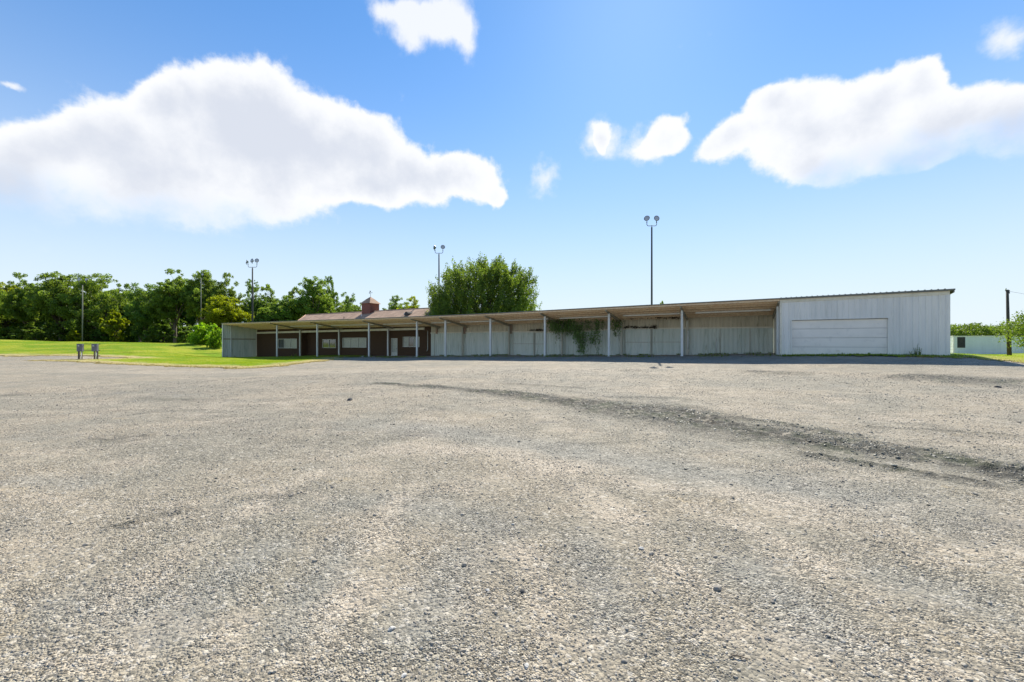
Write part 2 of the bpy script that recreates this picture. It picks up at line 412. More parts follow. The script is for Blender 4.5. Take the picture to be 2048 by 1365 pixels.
tk = mx(tk, line([(1560,903),(1680,922),(1800,945),(1900,962),(2060,985)], .22, 1),
        line([(1150,795),(1300,812),(1400,828)], .35, .7), line([(1380,826),(1540,846),(1640,864),(1760,884)], .35, .9),
        line([(1690,852),(1800,860),(1950,868),(2100,880)], .12, .55),
        line([(1760,750),(1850,756),(1960,762),(2080,768)], 1.8, .85),
        line([(1470,744),(1560,747),(1640,748)], 1.2, .6), line([(1240,741),(1290,742)], 1.0, .4), line([(1080,800),(1150,806),(1260,800)], .3, .6),
        line([(1180,795),(1280,795),(1400,800)], .3, .5), line([(980,766),(1100,772),(1180,780)], .4, .55),
        line([(160,880),(240,878),(320,871)], .35, .55), line([(190,1060),(260,1050),(340,1026),(430,1012)], .10, .6),
        line([(440,1002),(520,994),(600,992)], .1, .4), line([(0,790),(60,791)], .6, .5),
        line([(260,795),(360,799),(420,800)], .4, .4), line([(850,818),(900,820)], .15, .5),
        line([(1090,885),(1180,888),(1300,882)], .1, .35))
TRK[near] = tk
gy = mx(line([(640,840),(780,852),(900,862),(1020,884),(1150,905),(1300,935),(1500,965),(1750,1000),(2060,1040)], .75, .9),
        line([(600,1020),(760,1005),(950,1040),(1060,1100)], .35, .7), line([(1700,1140),(1850,1180),(2060,1230)], .35, .6),
        line([(0,1250),(200,1200),(420,1240)], .3, .6), line([(560,1340),(640,1180),(700,1060)], .25, .7), line([(820,1340),(880,1200),(930,1080)], .3, .8), line([(1250,1340),(1200,1180),(1150,1060)], .25, .8), line([(1700,1340),(1600,1220),(1450,1110)], .35, .9), line([(250,1340),(420,1180),(600,1060)], .3, .7), line([(0,960),(120,965),(200,975)], .3, .7))
pl = mx(line([(560,905),(760,900),(900,900),(1020,915),(1150,940),(1300,965),(1450,990),(1650,1030),(2060,1080)], .45, .9),
        line([(1500,1110),(1620,1130),(1700,1160)], .25, .8), line([(1840,1230),(1960,1260),(2060,1300)], .18, .9),
        line([(1010,1060),(1080,1180),(1110,1340)], .14, .6), line([(420,1340),(480,1250),(520,1150)], .1, .5),
        line([(350,815),(500,812),(640,806)], .9, .6), line([(640,1340),(700,1180),(780,1020),(860,930)], .22, .8), line([(1500,1340),(1380,1180),(1250,1040),(1130,950)], .22, .7), line([(120,1300),(330,1130),(560,980),(720,905)], .2, .6), line([(1900,1290),(1700,1160),(1500,1060),(1330,990)], .2, .7), line([(0,735),(250,745),(600,745),(1000,740),(1500,745)], 2.0, .6),
        line([(1250,1260),(1150,1310)], .1, .6))
GRY[near] = gy; PAL[near] = pl
GZ = gz(GX, GY)
amp = np.clip(1.2-RG/90, 0, 1)
GZ += amp*((fbm(GX*.35, GY*.35)-.47)*.10 + (fbm(GX*1.6+5, GY*1.6)-.47)*.022 + (fbm(GX*9, GY*9, 3)-.44)*.010*np.clip(1.5-RG/8, 0, 1))
GZ += TRK*(.025+.09*(fbm(GX*4+3, GY*4)-.42)+.10*(fbm(GX*11, GY*11, 2)-.38))

def grid_faces():
    i = np.arange(NR-1)[:, None]*NT; j = np.arange(NT)[None, :]; j2 = (j+1) % NT
    return np.stack([i+j, i+j2, i+NT+j2, i+NT+j], -1).reshape(-1, 4)[:, ::-1]
GF = grid_faces()
gv = np.stack([GX, GY, GZ], -1).reshape(-1, 3)
gme = mesh_np('ground', gv, GF, True, {'track': TRK.ravel(), 'grey': GRY.ravel(), 'pale': PAL.ravel()})
gme.materials.append(M['gravel'])
ground = link(bpy.data.objects.new('ground', gme)); tag(ground, kind='structure')

# bilinear height lookup on the finished ground
lr = np.log(RR)
def gzf(X, Y):
    X = np.asarray(X, float); Y = np.asarray(Y, float)
    r = np.clip(np.hypot(X, Y), .7, 3900); t = np.arctan2(X, Y)
    t = np.where(t < R(-61), t+2*math.pi, t)
    i = np.clip(np.interp(r, RR, np.arange(NR)), 0, NR-1.001); j = np.clip(np.interp(t, TC, np.arange(NT)), 0, NT-1.001)
    i0 = i.astype(int); j0 = j.astype(int); fi = i-i0; fj = j-j0
    return (GZ[i0, j0]*(1-fi)+GZ[i0+1, j0]*fi)*(1-fj)+(GZ[i0, j0+1]*(1-fi)+GZ[i0+1, j0+1]*fi)*fj
def gl(X, Y): return float(gzf(np.array([X]), np.array([Y]))[0])

# lawn sheet ------------------------------------------------------------
fr = poly_g([(700,720.5),(665,721),(640,724.5),(600,729),(560,733.5),(520,737),(470,738.5),(400,736),(330,734),(260,731.5),(180,727),(100,723.5),(40,722.5),
             (100,720.5),(175,719.2),(255,717),(200,714.5),(100,713),(0,713),(-300,714)])
u1 = u_of(700, 34.0)
lawnA = np.vstack([[W(u1-2, 33.9)], fr, [[-260, 40], [-700, 300], [-700, 2500], [2500, 2500], [2500, 40], [70, 22.5]],
                   poly_g([(2120,735),(2048,729),(2000,724),(1960,720),(1915,716.5)]), [W(11.6, 32.9)], [W(6, 33.3)], [W(2.8, 33.9)], [W(2.8, 34.8)], [W(2.8, 41)], [W(u1-2, 41)], [W(u1-2, 36)]])
bw = (fbm(GX*1.3, GY*1.3)-.47)
bw2 = fbm(GX*3.1+7, GY*3.1)-.47
ins = inpoly(GX+bw*1.6+bw2*.9, GY+bw*2.6+bw2*1.6, lawnA) & (RG > 8)
dd = np.full(GX.shape, 50.0); m_ = (RG < 130) & (RG > 8)
dd[m_] = dist_poly(GX[m_], GY[m_], np.vstack([lawnA[:21]]))[0]
dr = dist_poly(GX[m_], GY[m_], lawnA[-12:-7])[0]
dd[m_] = np.minimum(dd[m_], dr)
EDG = np.clip(1-dd/7.5, 0, 1)
EDG[(GX > 0)] *= .7
fi = ins.ravel()[GF].all(1)
used = np.unique(GF[fi]); rem = -np.ones(NR*NT, int); rem[used] = np.arange(len(used))
lv = gv[used].copy(); lv[:, 2] += .02+np.clip(dd.ravel()[used]*.03, 0, .05)
lme = mesh_np('lawn', lv, rem[GF[fi]], True, {'edge': EDG.ravel()[used]}); lme.materials.append(M['lawn'])
tag(link(bpy.data.objects.new('lawn', lme)), kind='structure')

# grass blades ------------------------------------------------------------
def blades(name, X, Y, hgt, wdt, m, label, seed=1, lift=0.02):
    g = np.random.default_rng(seed); n = len(X); Z = gzf(X, Y)+lift
    a = g.random(n)*2*math.pi; h = hgt*(.5+g.random(n)); w = wdt*(.6+.8*g.random(n)); lx = (g.random(n)-.5)*h*.9; ly = (g.random(n)-.5)*h*.9
    V = np.zeros((n, 3, 3)); V[:, 0] = np.stack([X-np.cos(a)*w/2, Y-np.sin(a)*w/2, Z], -1); V[:, 1] = np.stack([X+np.cos(a)*w/2, Y+np.sin(a)*w/2, Z], -1)
    V[:, 2] = np.stack([X+lx, Y+ly, Z+h], -1)
    me = mesh_np(name, V.reshape(-1, 3), np.arange(3*n).reshape(-1, 3), False, {'shade': np.repeat(g.random(n), 3)}); me.materials.append(m)
    return tag(link(bpy.data.objects.new(name, me)), label, 'grass', kind='stuff')
def scatter(n, r0, r1, t0, t1, pw, g):
    r = (r0**pw+(r1**pw-r0**pw)*g.random(n))**(1/pw); t = R(t0)+(R(t1)-R(t0))*g.random(n); return r*np.sin(t), r*np.cos(t)
g_ = np.random.default_rng(3)
X1, Y1 = scatter(420000, 28, 125, -58, -24, .9, g_); X2, Y2 = scatter(60000, 20, 70, 44, 60, 1.0, g_)
X3 = np.concatenate([X1, X2]); Y3 = np.concatenate([Y1, Y2])
b3 = (fbm(X3*1.3, Y3*1.3)-.47)
k = inpoly(X3+b3, Y3+b3*1.6, lawnA); X3, Y3 = X3[k], Y3[k]
vv = X3*VX+Y3*VY; uu = X3*UX+Y3*UY
k = ~((vv > 34.0) & (vv < 55) & (uu > -75.6) & (uu < 12.2)); X3, Y3 = X3[k], Y3[k]
de = np.minimum(dist_poly(X3, Y3, lawnA[:21])[0], dist_poly(X3, Y3, lawnA[-12:-7])[0])
dry = (de+(fbm(X3*.8, Y3*.8)-.47)*7 < 2.9)
blades('grass', X3[~dry], Y3[~dry], .075, .07, M['blade'], 'bright green grass of the lawn beside the gravel lot')
kd = dry & (g_.random(len(X3)) < .6)
blades('dry_grass', X3[kd], Y3[kd], .06, .05, M['dryblade'], 'dry yellow grass along the edge of the gravel', 2)
# rank grass along the foot of the buildings
n = 9000; uq = g_.uniform(-74, 12, n); 
vq = np.where(uq > 2.6, g_.normal(34.1, .35, n), np.where(uq > -33, np.where(g_.random(n) < .6, g_.normal(39.75, .1, n), g_.normal(34.9, .5, n)), g_.normal(34.6, .6, n)))
kk_ = (uq > 2.6) | (fbm(uq*.9, vq*.9) > .45); uq, vq = uq[kk_], vq[kk_]
k2 = ~((uq > 2.6) & (vq > 34.65)) & (vq < 39.9); uq, vq = uq[k2], vq[k2]
blades('rank_grass', uq*UX+vq*VX, uq*UY+vq*VY, .11, .06, M['oak'], 'rank dark grass along the foot of the long shed', 5)

# loose stones ------------------------------------------------------------
def stones(n, seed, crumbs=False):
    g = np.random.default_rng(seed)
    t = (1+5**.5)/2
    ico = np.array([(-1,t,0),(1,t,0),(-1,-t,0),(1,-t,0),(0,-1,t),(0,1,t),(0,-1,-t),(0,1,-t),(t,0,-1),(t,0,1),(-t,0,-1),(-t,0,1)], float); ico /= np.linalg.norm(ico[0])
    fc = np.array([(0,11,5),(0,5,1),(0,1,7),(0,7,10),(0,10,11),(1,5,9),(5,11,4),(11,10,2),(10,7,6),(7,1,8),(3,9,4),(3,4,2),(3,2,6),(3,6,8),(3,8,9),(4,9,5),(2,4,11),(6,2,10),(8,6,7),(9,8,1)])
    X, Y = scatter(n, 1.2, 26, -72, 72, .62, g)
    r = np.hypot(X, Y)
    if crumbs:
        X, Y = scatter(n, 6, 55, -40, 60, 1.1, g); tk_ = trk_at(X, Y); keep = g.random(n) < np.clip((tk_-.15)*(fbm(X*1.6, Y*1.6)-.33)*5, .003, 1)
        X, Y = X[keep], Y[keep]; r = np.hypot(X, Y); n = len(X)
    if not crumbs: cf = fbm(X*1.1+40, Y*1.1); keep = g.random(n) < np.clip((cf-.28)*3.2, .18, 1); X, Y, r = X[keep], Y[keep], r[keep]; n = len(X)
    rad = np.exp(g.normal(math.log(.0045), .40, n))*(1+r*.06); rad = np.clip(rad, .003, .03)
    if crumbs: rad = np.clip(np.exp(g.normal(math.log(.0095), .45, n))*(1+r*.012), .005, .032)
    sc = rad[:, None]*np.stack([g.uniform(.8, 1.3, n), g.uniform(.7, 1.1, n), g.uniform(.45, .75, n)], -1)
    V = ico[None]*(1+g.uniform(-.22, .22, (n, 12, 1)))*sc[:, None, :]
    a = g.random(n)*2*math.pi; ca, sa = np.cos(a)[:, None], np.sin(a)[:, None]
    x = V[..., 0]*ca-V[..., 1]*sa; y = V[..., 0]*sa+V[..., 1]*ca; z = V[..., 2]
    V = np.stack([x+X[:, None], y+Y[:, None], z+(gzf(X, Y)+sc[:, 2]*(.1 if crumbs else .35))[:, None]], -1)
    Fc = (fc[None]+12*np.arange(n)[:, None, None]).reshape(-1, 3)
    sh = np.clip(g.normal(.60, .22, n), 0, 1)
    if crumbs: sh = np.clip(g.normal(.35, .25, n), 0, 1)
    nm = 'asphalt_crumbs' if crumbs else 'loose_gravel'
    me = mesh_np(nm, V.reshape(-1, 3), Fc, False, {'shade': np.repeat(sh, 12)}); me.materials.append(M['crumb' if crumbs else 'stone'])
    if crumbs: tag(link(bpy.data.objects.new(nm, me)), 'dark asphalt crumbs heaped along the old wheel track', 'asphalt crumbs', kind='stuff'); return
    tag(link(bpy.data.objects.new('loose_gravel', me)), 'small loose stones strewn over the gravel lot', 'gravel', kind='stuff')
stones(190000, 11)
M['crumb'] = leaf_mat('asphalt_crumb', (.05,.047,.036), (.24,.215,.165), (.02,.02,.02), 0.0)
def trk_at(X, Y):
    r = np.clip(np.hypot(X, Y), .7, 3900); t = np.arctan2(X, Y)
    i = np.interp(r, RR, np.arange(NR)).astype(int); j = np.interp(t, TC, np.arange(NT)).astype(int); return TRK[i, j]
stones(420000, 12, True)

def rock(px, py, size, m, label, name='rock', seed=0):
    X, Y = on_ground(px, py); g = random.Random(seed)
    import bmesh
    bm = bmesh.new(); bmesh.ops.create_icosphere(bm, subdivisions=3, radius=1)
    off = g.random()*50
    from mathutils import noise as mn
    for v in bm.verts:
        k = 1+.35*mn.noise(v.co*1.2+Vector((off,)*3))+.12*mn.noise(v.co*4+Vector((off,)*3))
        v.co = Vector((v.co.x*k*size*1.25, v.co.y*k*size*.9, v.co.z*k*size*.6))
    me = bpy.data.meshes.new(name); bm.to_mesh(me); bm.free(); me.materials.append(m)
    o = link(bpy.data.objects.new(name, me)); o.location = (X, Y, gl(X, Y)+size*.25); o.rotation_euler = (0, 0, g.random()*6)
    tag(o, label, 'rock')
rock(1045,1190,.017,M['rock_dark'],'small dark stone lying near the middle of the foreground gravel',seed=1)
rock(975,1186,.014,M['rock_pale'],'small pale stone just left of the dark stone in the foreground',seed=2)
rock(1283,1106,.019,M['rock_pale'],'rounded pale stone on the gravel right of centre',seed=3)
rock(783,1265,.018,M['rock_pale'],'pale flat stone lying in the foreground gravel left of centre',seed=4)
rock(1053,1342,.014,M['rock_pale'],'pale stone close to the bottom edge near the middle',seed=5)
rock(700,802,.085,M['rock_dark'],'dark lump of asphalt lying alone on the gravel in front of the brown house',seed=6)
rock(808,1358,.013,M['rock_pale'],'whitish stone at the bottom edge left of the middle',seed=7)
rock(1026,1055,.013,M['rock_pale'],'small whitish stone above the dark foreground stone',seed=8)
rock(1995,775,.07,M['rock_dark'],'dark clod on the far right of the lot near the shaded strip',seed=9)
X, Y = on_ground(1475,1323)
tw = MB(); z = gl(X, Y)
tw.tube([(X-.045, Y-.004, z+.007), (X-.02, Y+.006, z+.014), (X+.015, Y, z+.013), (X+.05, Y-.012, z+.007)], [.003,.0045,.004,.002], 7)
tw.tube([(X-.005, Y+.003, z+.014), (X+.012, Y+.018, z+.02)], [.003,.0015], 6)
tag(tw.build('twig', M['twig']), 'short dry twig lying on the gravel at the lower right', 'twig')

# ------------------------------------------------------------------ the long shed
EV = 34.7                                       # line of the eave
_pu = [u_of(p, EV) for p in (445, 554, 738, 980, 1218, 1560, 1900)]
_pz = [3.27, 3.18, 3.03, 3.02, 3.13, 3.215, 3.296]
def zr(u): return H+float(np.interp(u, _pu, _pz))
SL = .13                                        # fall of the roof towards the back
def zroof(u, v): return zr(u)-SL*(v-EV)
def zg(u, v): x, y = W(u, v); return g1(x, y)

U_L = u_of(445, EV); U_G = u_of(1560, EV); U_R = u_of(1900, EV)
VB = 40.0

def ribbed(mb, u0, u1, v, zb, zt, side=-1, per=.3, dep=.028):
    """ribbed sheet from u0 to u1 standing at depth v; side -1 shows its ribs to the front"""
    u = u0; prof = []
    while u < u1-1e-4:
        for du, dv in ((0, 0), (per*.62, 0), (per*.70, dep), (per*.90, dep), (per*.98, 0)):
            if u+du < u1: prof.append((u+du, dv))
        u += per
    prof.append((u1, 0))
    vs = []; fs = []
    for a, dv in prof:
        vs += [(a, v+side*dv, zb(a)), (a, v+side*dv, zt(a)), (a, v-side*.02, zt(a)), (a, v-side*.02, zb(a))]
    for i in range(len(prof)-1):
        b = i*4; c = b+4
        if side < 0: fs += [(b, c, c+1, b+1), (b+1, c+1, c+2, b+2), (b+2, c+2, c+3, b+3), (b+3, c+3, c, b)]
        else: fs += [(b, b+1, c+1, c), (b+1, b+2, c+2, c+1), (b+2, b+3, c+3, c+2), (b+3, b, c, c+3)]
    L = (len(prof)-1)*4
    fs += [(0, 1, 2, 3), (L, L+3, L+2, L+1)] if side < 0 else [(3, 2, 1, 0), (L+1, L+2, L+3, L)]
    mb.add(vs, fs)

def root_at(name, u, v, z):
    x, y = W(u, v); e = empty(name, (x, y, z), TH); e['_o'] = 0; del e['_o']; return e, (u, v, z)

# --- garage
gar, go = root_at('metal_garage', (U_G+U_R)/2, EV, zg((U_G+U_R)/2, EV)-.05)
tag(gar, 'white ribbed metal garage with a wide closed door at the right end of the shed', 'garage')
uw0, uw1 = U_G+.02, U_R-.05
ud0, ud1 = u_of(1584, EV), u_of(1776, EV)
X, Y = W(ud0, EV); zd0 = P(0, 641, Y)[2]; X, Y = W(ud1, EV); zd1 = P(0, 636.5, Y)[2]; zdt = (zd0+zd1)/2
gb = lambda u: zg(u, EV)-.08
trim = .22
mb = MB(); top = lambda u: zroof(u, EV)-.10-trim
ribbed(mb, uw0, ud0-.06, EV, gb, top); ribbed(mb, ud1+.06, uw1, EV, gb, top)
ribbed(mb, ud0-.06, ud1+.06, EV, lambda u: zdt+.06, top)
fw = mb.build('front_wall', M['wall'], gar, go)
mb = MB(); DV = 11.5                            # side and back walls
for ux in (uw0, uw1):
    mb.hexa([(ux-.03, EV+.03, gb(ux)-.3), (ux+.03, EV+.03, gb(ux)-.3), (ux+.03, EV+DV, gb(ux)-.3), (ux-.03, EV+DV, gb(ux)-.3),
             (ux-.03, EV+.03, zroof(ux, EV)-.12), (ux+.03, EV+.03, zroof(ux, EV)-.12), (ux+.03, EV+DV, zroof(ux, EV+DV)-.12), (ux-.03, EV+DV, zroof(ux, EV+DV)-.12)])
mb.build('side_wall', M['wall'], gar, go)
mb = MB(); mb.hexa([(uw0+.04, EV+DV-.05, gb(uw0)-.3), (uw1-.04, EV+DV-.05, gb(uw1)-.3), (uw1-.04, EV+DV, gb(uw1)-.3), (uw0+.04, EV+DV, gb(uw0)-.3),
        (uw0+.04, EV+DV-.05, zroof(uw0, EV+DV)-.14), (uw1-.04, EV+DV-.05, zroof(uw1, EV+DV)-.14), (uw1-.04, EV+DV, zroof(uw1, EV+DV)-.14), (uw0+.04, EV+DV, zroof(uw0, EV+DV)-.14)])
mb.build('back_wall', M['wall'], gar, go)
def strip(mb, u0, u1, v0, v1, zt, zb, n=1):
    us = np.linspace(u0, u1, n+1)
    for a, b in zip(us[:-1], us[1:]):
        mb.hexa([(a, v0, zb(a, v0)), (b, v0, zb(b, v0)), (b, v1, zb(b, v1)), (a, v1, zb(a, v1)), (a, v0, zt(a, v0)), (b, v0, zt(b, v0)), (b, v1, zt(b, v1)), (a, v1, zt(a, v1))])
mb = MB(); strip(mb, uw0-.02, uw1+.03, EV-.05, EV+.02, lambda u, v: zroof(u, EV)-.095, lambda u, v: zroof(u, EV)-.10-trim)
mb.build('eave_trim', M['cream'], gar, go)
for ux, w_ in ((uw0-.03, .10), (uw1-.09, .14)):
    MB().box(ux, ux+w_, EV-.045, EV+.025, gb(ux), zroof(ux, EV)-.1-trim-.002).build('corner_trim', M['cream'] if ux < uw1-1 else M['wall'], gar, go)
# roof and dark gutter lip
mb = MB(); strip(mb, uw0-.03, uw1+.16, EV-.10, EV+DV+.15, lambda u, v: zroof(u, v), lambda u, v: zroof(u, v)-.06)
rf = mb.build('roof', M['tin'], gar, go)
mb = MB(); strip(mb, uw0-.03, uw1+.22, EV-.20, EV-.102, lambda u, v: zroof(u, EV)+.012, lambda u, v: zroof(u, EV)-.085)
for q in np.arange(uw0, uw1, .3): mb.box(q, q+.06, EV-.205, EV-.11, zroof(q, EV)+.012, zroof(q, EV)+.045)
mb.build('gutter', M['gutter'], gar, go)
mb = MB(); strip(mb, uw1+.165, uw1+.22, EV-.10, EV+DV+.15, lambda u, v: zroof(u, v)+.012, lambda u, v: zroof(u, v)-.22)
mb.build('rake_trim', M['gutter'], gar, go)
# door
dz0 = max(gb(ud0), gb(ud1))+.06
dr_ = MB(); nsec = 4; hh_ = (zdt-(dz0-.1))/nsec
for i in range(nsec):
    a = dz0-.1+i*hh_
    dr_.box(ud0+.002, ud1-.002, EV+.115, EV+.17, a+.03, a+hh_-.03)
    dr_.box(ud0+.002, ud1-.002, EV+.155, EV+.165, a-.03, a+.03)
    for q in (0.25, .5, .75): dr_.box(ud0+.05, ud1-.05, EV+.105, EV+.116, a+hh_*q-.006, a+hh_*q+.006)
door = dr_.build('garage_door', M['door'], gar, go)
mb = MB(); mb.box(ud0-.06, ud0, EV-.035, EV+.18, dz0-.14, zdt); mb.box(ud1, ud1+.06, EV-.035, EV+.18, dz0-.14, zdt); mb.box(ud0-.06, ud1+.06, EV-.04, EV+.18, zdt, zdt+.06)
mb.build('door_frame', M['wall'], gar, go)
hd = MB(); um = (ud0+ud1)/2; sl = MB(); M['groove_shade'] = paint('grey_groove_shade', (.66,.65,.61), (.60,.59,.55), .6)
for i in range(1, nsec): a = dz0-.1+i*hh_; sl.box(ud0+.003, ud1-.003, EV+.14, EV+.154, a-.022, a+.022)
o_ = sl.build('panel_groove_shade', M['groove_shade'], door); o_.location = (-go[0], -go[1], -go[2])  # grey strips put shade into the gaps between the door sections by colour
hd.box(um-.09, um-.06, EV+.08, EV+.12, dz0+.25, dz0+.29); hd.box(um+.06, um+.09, EV+.08, EV+.12, dz0+.25, dz0+.29); hd.box(um-.1, um+.1, EV+.06, EV+.08, dz0+.25, dz0+.29)
hd.build('handle', M['cream'], door, (0, 0, 0)).location = (-go[0], -go[1], -go[2])

# --- open shed (canopy)
sh, so = root_at('open_shed', (U_L+U_G)/2, EV, zg((U_L+U_G)/2, EV)-.05)
tag(sh, 'long open-fronted shed with white posts and a wooden lean-to roof along the lot', 'shed')
VE = 41.0
brk = sorted(set([U_L-.1, U_G-.02]+[u for u in _pu if U_L < u < U_G-.1]))
mbt, mbs, mbg = MB(), MB(), MB()
for a, b in zip(brk[:-1], brk[1:]):
    strip(mbt, a, b, EV-.08, VE, zroof, lambda u, v: zroof(u, v)-.035)
    strip(mbs, a, b, EV-.06, VE, lambda u, v: zroof(u, v)-.04, lambda u, v: zroof(u, v)-.075)
    strip(mbg, a, b, EV-.17, EV-.085, lambda u, v: zroof(u, EV)+.012, lambda u, v: zroof(u, EV)-.06)
mbt.build('roof', M['tin'], sh, so); mbs.build('roof_deck', M['soffit'], sh, so); mbg.build('gutter', M['gutter'], sh, so)
mb = MB()
for a, b in zip(brk[:-1], brk[1:]): strip(mb, a, b, EV-.05, EV+.02, lambda u, v: zroof(u, EV)-.078, lambda u, v: zroof(u, EV)-.20)
mb.build('fascia_board', M['purlin'], sh, so)
for v0 in (35.35, 36.15, 37.1, 38.05, 39.0, 39.75):
    mb = MB()
    for a, b in zip(brk[:-1], brk[1:]): strip(mb, a+ (0 if a > brk[0] else .2), b, v0, v0+.05, lambda u, v: zroof(u, v)-.078, lambda u, v: zroof(u, v)-.22)
    mb.build('purlin', M['purlin'], sh, so)
VP = 35.8
fx = [554, 634.5, 738, 834, 891, 981, 1090, 1218, 1364, 1555.5]
for px in fx:
    u = u_of(px, VP); b_ = zg(u, VP)-.1; t_ = zroof(u, VP)-.36; w_ = .085
    mb = MB(); mb.box(u-w_, u+w_, VP-w_, VP+w_, b_, t_); mb.box(u-.12, u+.12, VP-.12, VP+.12, b_, b_+.13)
    p = mb.build('post', M['post'], sh, so)
    mb = MB(); ua = u
    mb.hexa([(ua-.06, EV+.05, zroof(ua, EV)-.34), (ua+.06, EV+.05, zroof(ua, EV)-.34), (ua+.06, VE-1.05, zroof(ua, VE-1.05)-.52), (ua-.06, VE-1.05, zroof(ua, VE-1.05)-.52),
             (ua-.06, EV+.05, zroof(ua, EV)-.225), (ua+.06, EV+.05, zroof(ua, EV)-.225), (ua+.06, VE-1.05, zroof(ua, VE-1.05)-.225), (ua-.06, VE-1.05, zroof(ua, VE-1.05)-.225)])
    mb.build('rafter', M['beam'], sh, so)
    # strut
    MB().tube([(u, VP+.05, t_-.35), (u, VP+1.0, zroof(u, VP+1.0)-.46)], .035, 6).build('brace', M['post_back'], sh, so)
rx = [600, 678, 776, 925, 1018, 1124, 1243, 1375]
for i, px in enumerate(rx):
    v = VB-.32; u = u_of(px, v); b_ = zg(u, v)-.1
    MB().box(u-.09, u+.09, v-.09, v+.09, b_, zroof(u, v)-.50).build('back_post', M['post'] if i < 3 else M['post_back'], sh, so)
# rusty corner post and long flashing pieces in the upper wall
for px in (869, 924.5, 1017):
    u = u_of(px, VB-.2)+.28; MB().box(u-.14, u+.14, VB-.16, VB-.06, H+u*0+P(0, 668, W(u, VB)[1])[2]-H, zroof(u, VB)-.24).build('flashing', M['rust'], sh, so)
# back wall: stained upper sheets above a rail, pale lower sheets below
UB0 = u_of(862, VB); UB1 = U_G-.02
railz = lambda u: P(0, float(np.interp(u, [u_of(p, VB) for p in (862, 1020, 1130, 1243, 1375, 1555)], [666.5, 663.8, 665.5, 658, 656.8, 655])), W(u, VB)[1])[2]
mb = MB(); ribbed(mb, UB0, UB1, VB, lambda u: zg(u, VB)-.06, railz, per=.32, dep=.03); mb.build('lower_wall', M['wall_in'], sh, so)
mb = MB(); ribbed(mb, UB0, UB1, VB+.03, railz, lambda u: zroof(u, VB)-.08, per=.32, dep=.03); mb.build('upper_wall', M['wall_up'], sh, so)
mb = MB(); us = np.linspace(UB0, UB1, 14)
for a, b in zip(us[:-1], us[1:]):
    mb.hexa([(a, VB-.12, railz(a)-.06), (b, VB-.12, railz(b)-.06), (b, VB+.0, railz(b)-.06), (a, VB+.0, railz(a)-.06), (a, VB-.12, railz(a)+.06), (b, VB-.12, railz(b)+.06), (b, VB+.0, railz(b)+.06), (a, VB+.0, railz(a)+.06)])
mb.build('door_rail', M['cream'], sh, so)
# pairs of sliding doors in three bays
for a, b, c in ((1026, 1069, 1092), (1250, 1303, 1368),):
    for p0, p1 in ((a, b-1), (b+1, c)):
        ua, ub = u_of(p0, VB-.06), u_of(p1, VB-.06); z0 = zg(ua, VB)+.02
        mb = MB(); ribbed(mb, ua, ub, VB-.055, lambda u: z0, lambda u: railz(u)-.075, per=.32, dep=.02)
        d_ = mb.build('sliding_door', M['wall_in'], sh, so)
        zt_ = railz(ua)-.08; zm = z0+(zt_-z0)*.5
        mb = MB(); mb.box(ua, ub, VB-.10, VB-.078, zm-.025, zm+.025); mb.box(ua-.02, ua+.04, VB-.105, VB-.078, z0, zt_); mb.box(ub-.04, ub+.02, VB-.105, VB-.078, z0, zt_)
        f_ = mb.build('door_frame', M['post_back'], d_)
        for v_ in f_.data.vertices: v_.co = (v_.co.x-so[0], v_.co.y-so[1], v_.co.z-so[2])
for px in (869, 1130, 1440, 1500):
    u = u_of(px, VB-.06); MB().box(u-.03, u+.03, VB-.06, VB-.03, zg(u, VB), railz(u)-.07).build('wall_batten', M['post_back'], sh, so)
u = u_of(1432.5, VB-.1); z0 = zg(u, VB); MB().tube([(u, VB-.12, z0), (u, VB-.12, z0+1.35)], .035, 8).build('standpipe', M['post'], sh, so)
u = u_of(1376, VB-.5); z0 = zg(u, VB); MB().tube([(u-.02, VB-.47, z0+.5), (u, VB-.47, z0+2.2)], .06, 8).build('downpipe', M['post'], sh, so)
# left end wall, ribs to the inside
mb = MB(); n = 0; v = EV+.05; prof = []
while v < VB+.6:
    for dv_, du_ in ((0, 0), (.19, 0), (.215, .028), (.275, .028), (.3, 0)): prof.append((v+dv_, du_))
    v += .3
vs = []; fs = []
for v, du in prof:
    zb_ = zg(U_L, min(v, VB))-.1; vs += [(U_L+.05+du, v, zb_), (U_L+.05+du, v, zroof(U_L, v)-.08), (U_L+.02, v, zroof(U_L, v)-.08), (U_L+.02, v, zb_)]
for i in range(len(prof)-1):
    b = i*4; c = b+4; fs += [(b, b+1, c+1, c), (b+1, b+2, c+2, c+1), (b+2, b+3, c+3, c+2), (b+3, b, c, c+3)]
mb.add(vs, fs); mb.build('end_wall', M['wall_in'], sh, so)
zb_ = zg(U_L, EV)
MB().box(U_L-.06, U_L+.16, EV-.05, EV+.045, zb_-.1, zroof(U_L, EV)-.08).build('corner_post', M['post'], sh, so)
ym = W(U_L, EV)[1]; zm = P(0, 678.4, ym)[2]
MB().box(U_L+.08, U_L+.17, EV+.06, VB-.1, zm-.09, zm+.09).build('wall_girt', M['beam'], sh, so)
MB().box(U_L+.09, U_L+.2, EV+1.15, EV+1.3, zb_, zroof(U_L, EV+1.2)-.1).build('wall_stud', M['post'], sh, so)
MB().box(U_L-.22, U_L-.07, EV+.0, EV+.16, zb_+.15, zb_+1.15).build('junction_box', M['dark'], sh, so)
M['strip'] = paint('white_strip', (.82,.80,.72), (.72,.68,.58), .5, nscale=2)
pus = [u_of(p, VP) for p in fx]
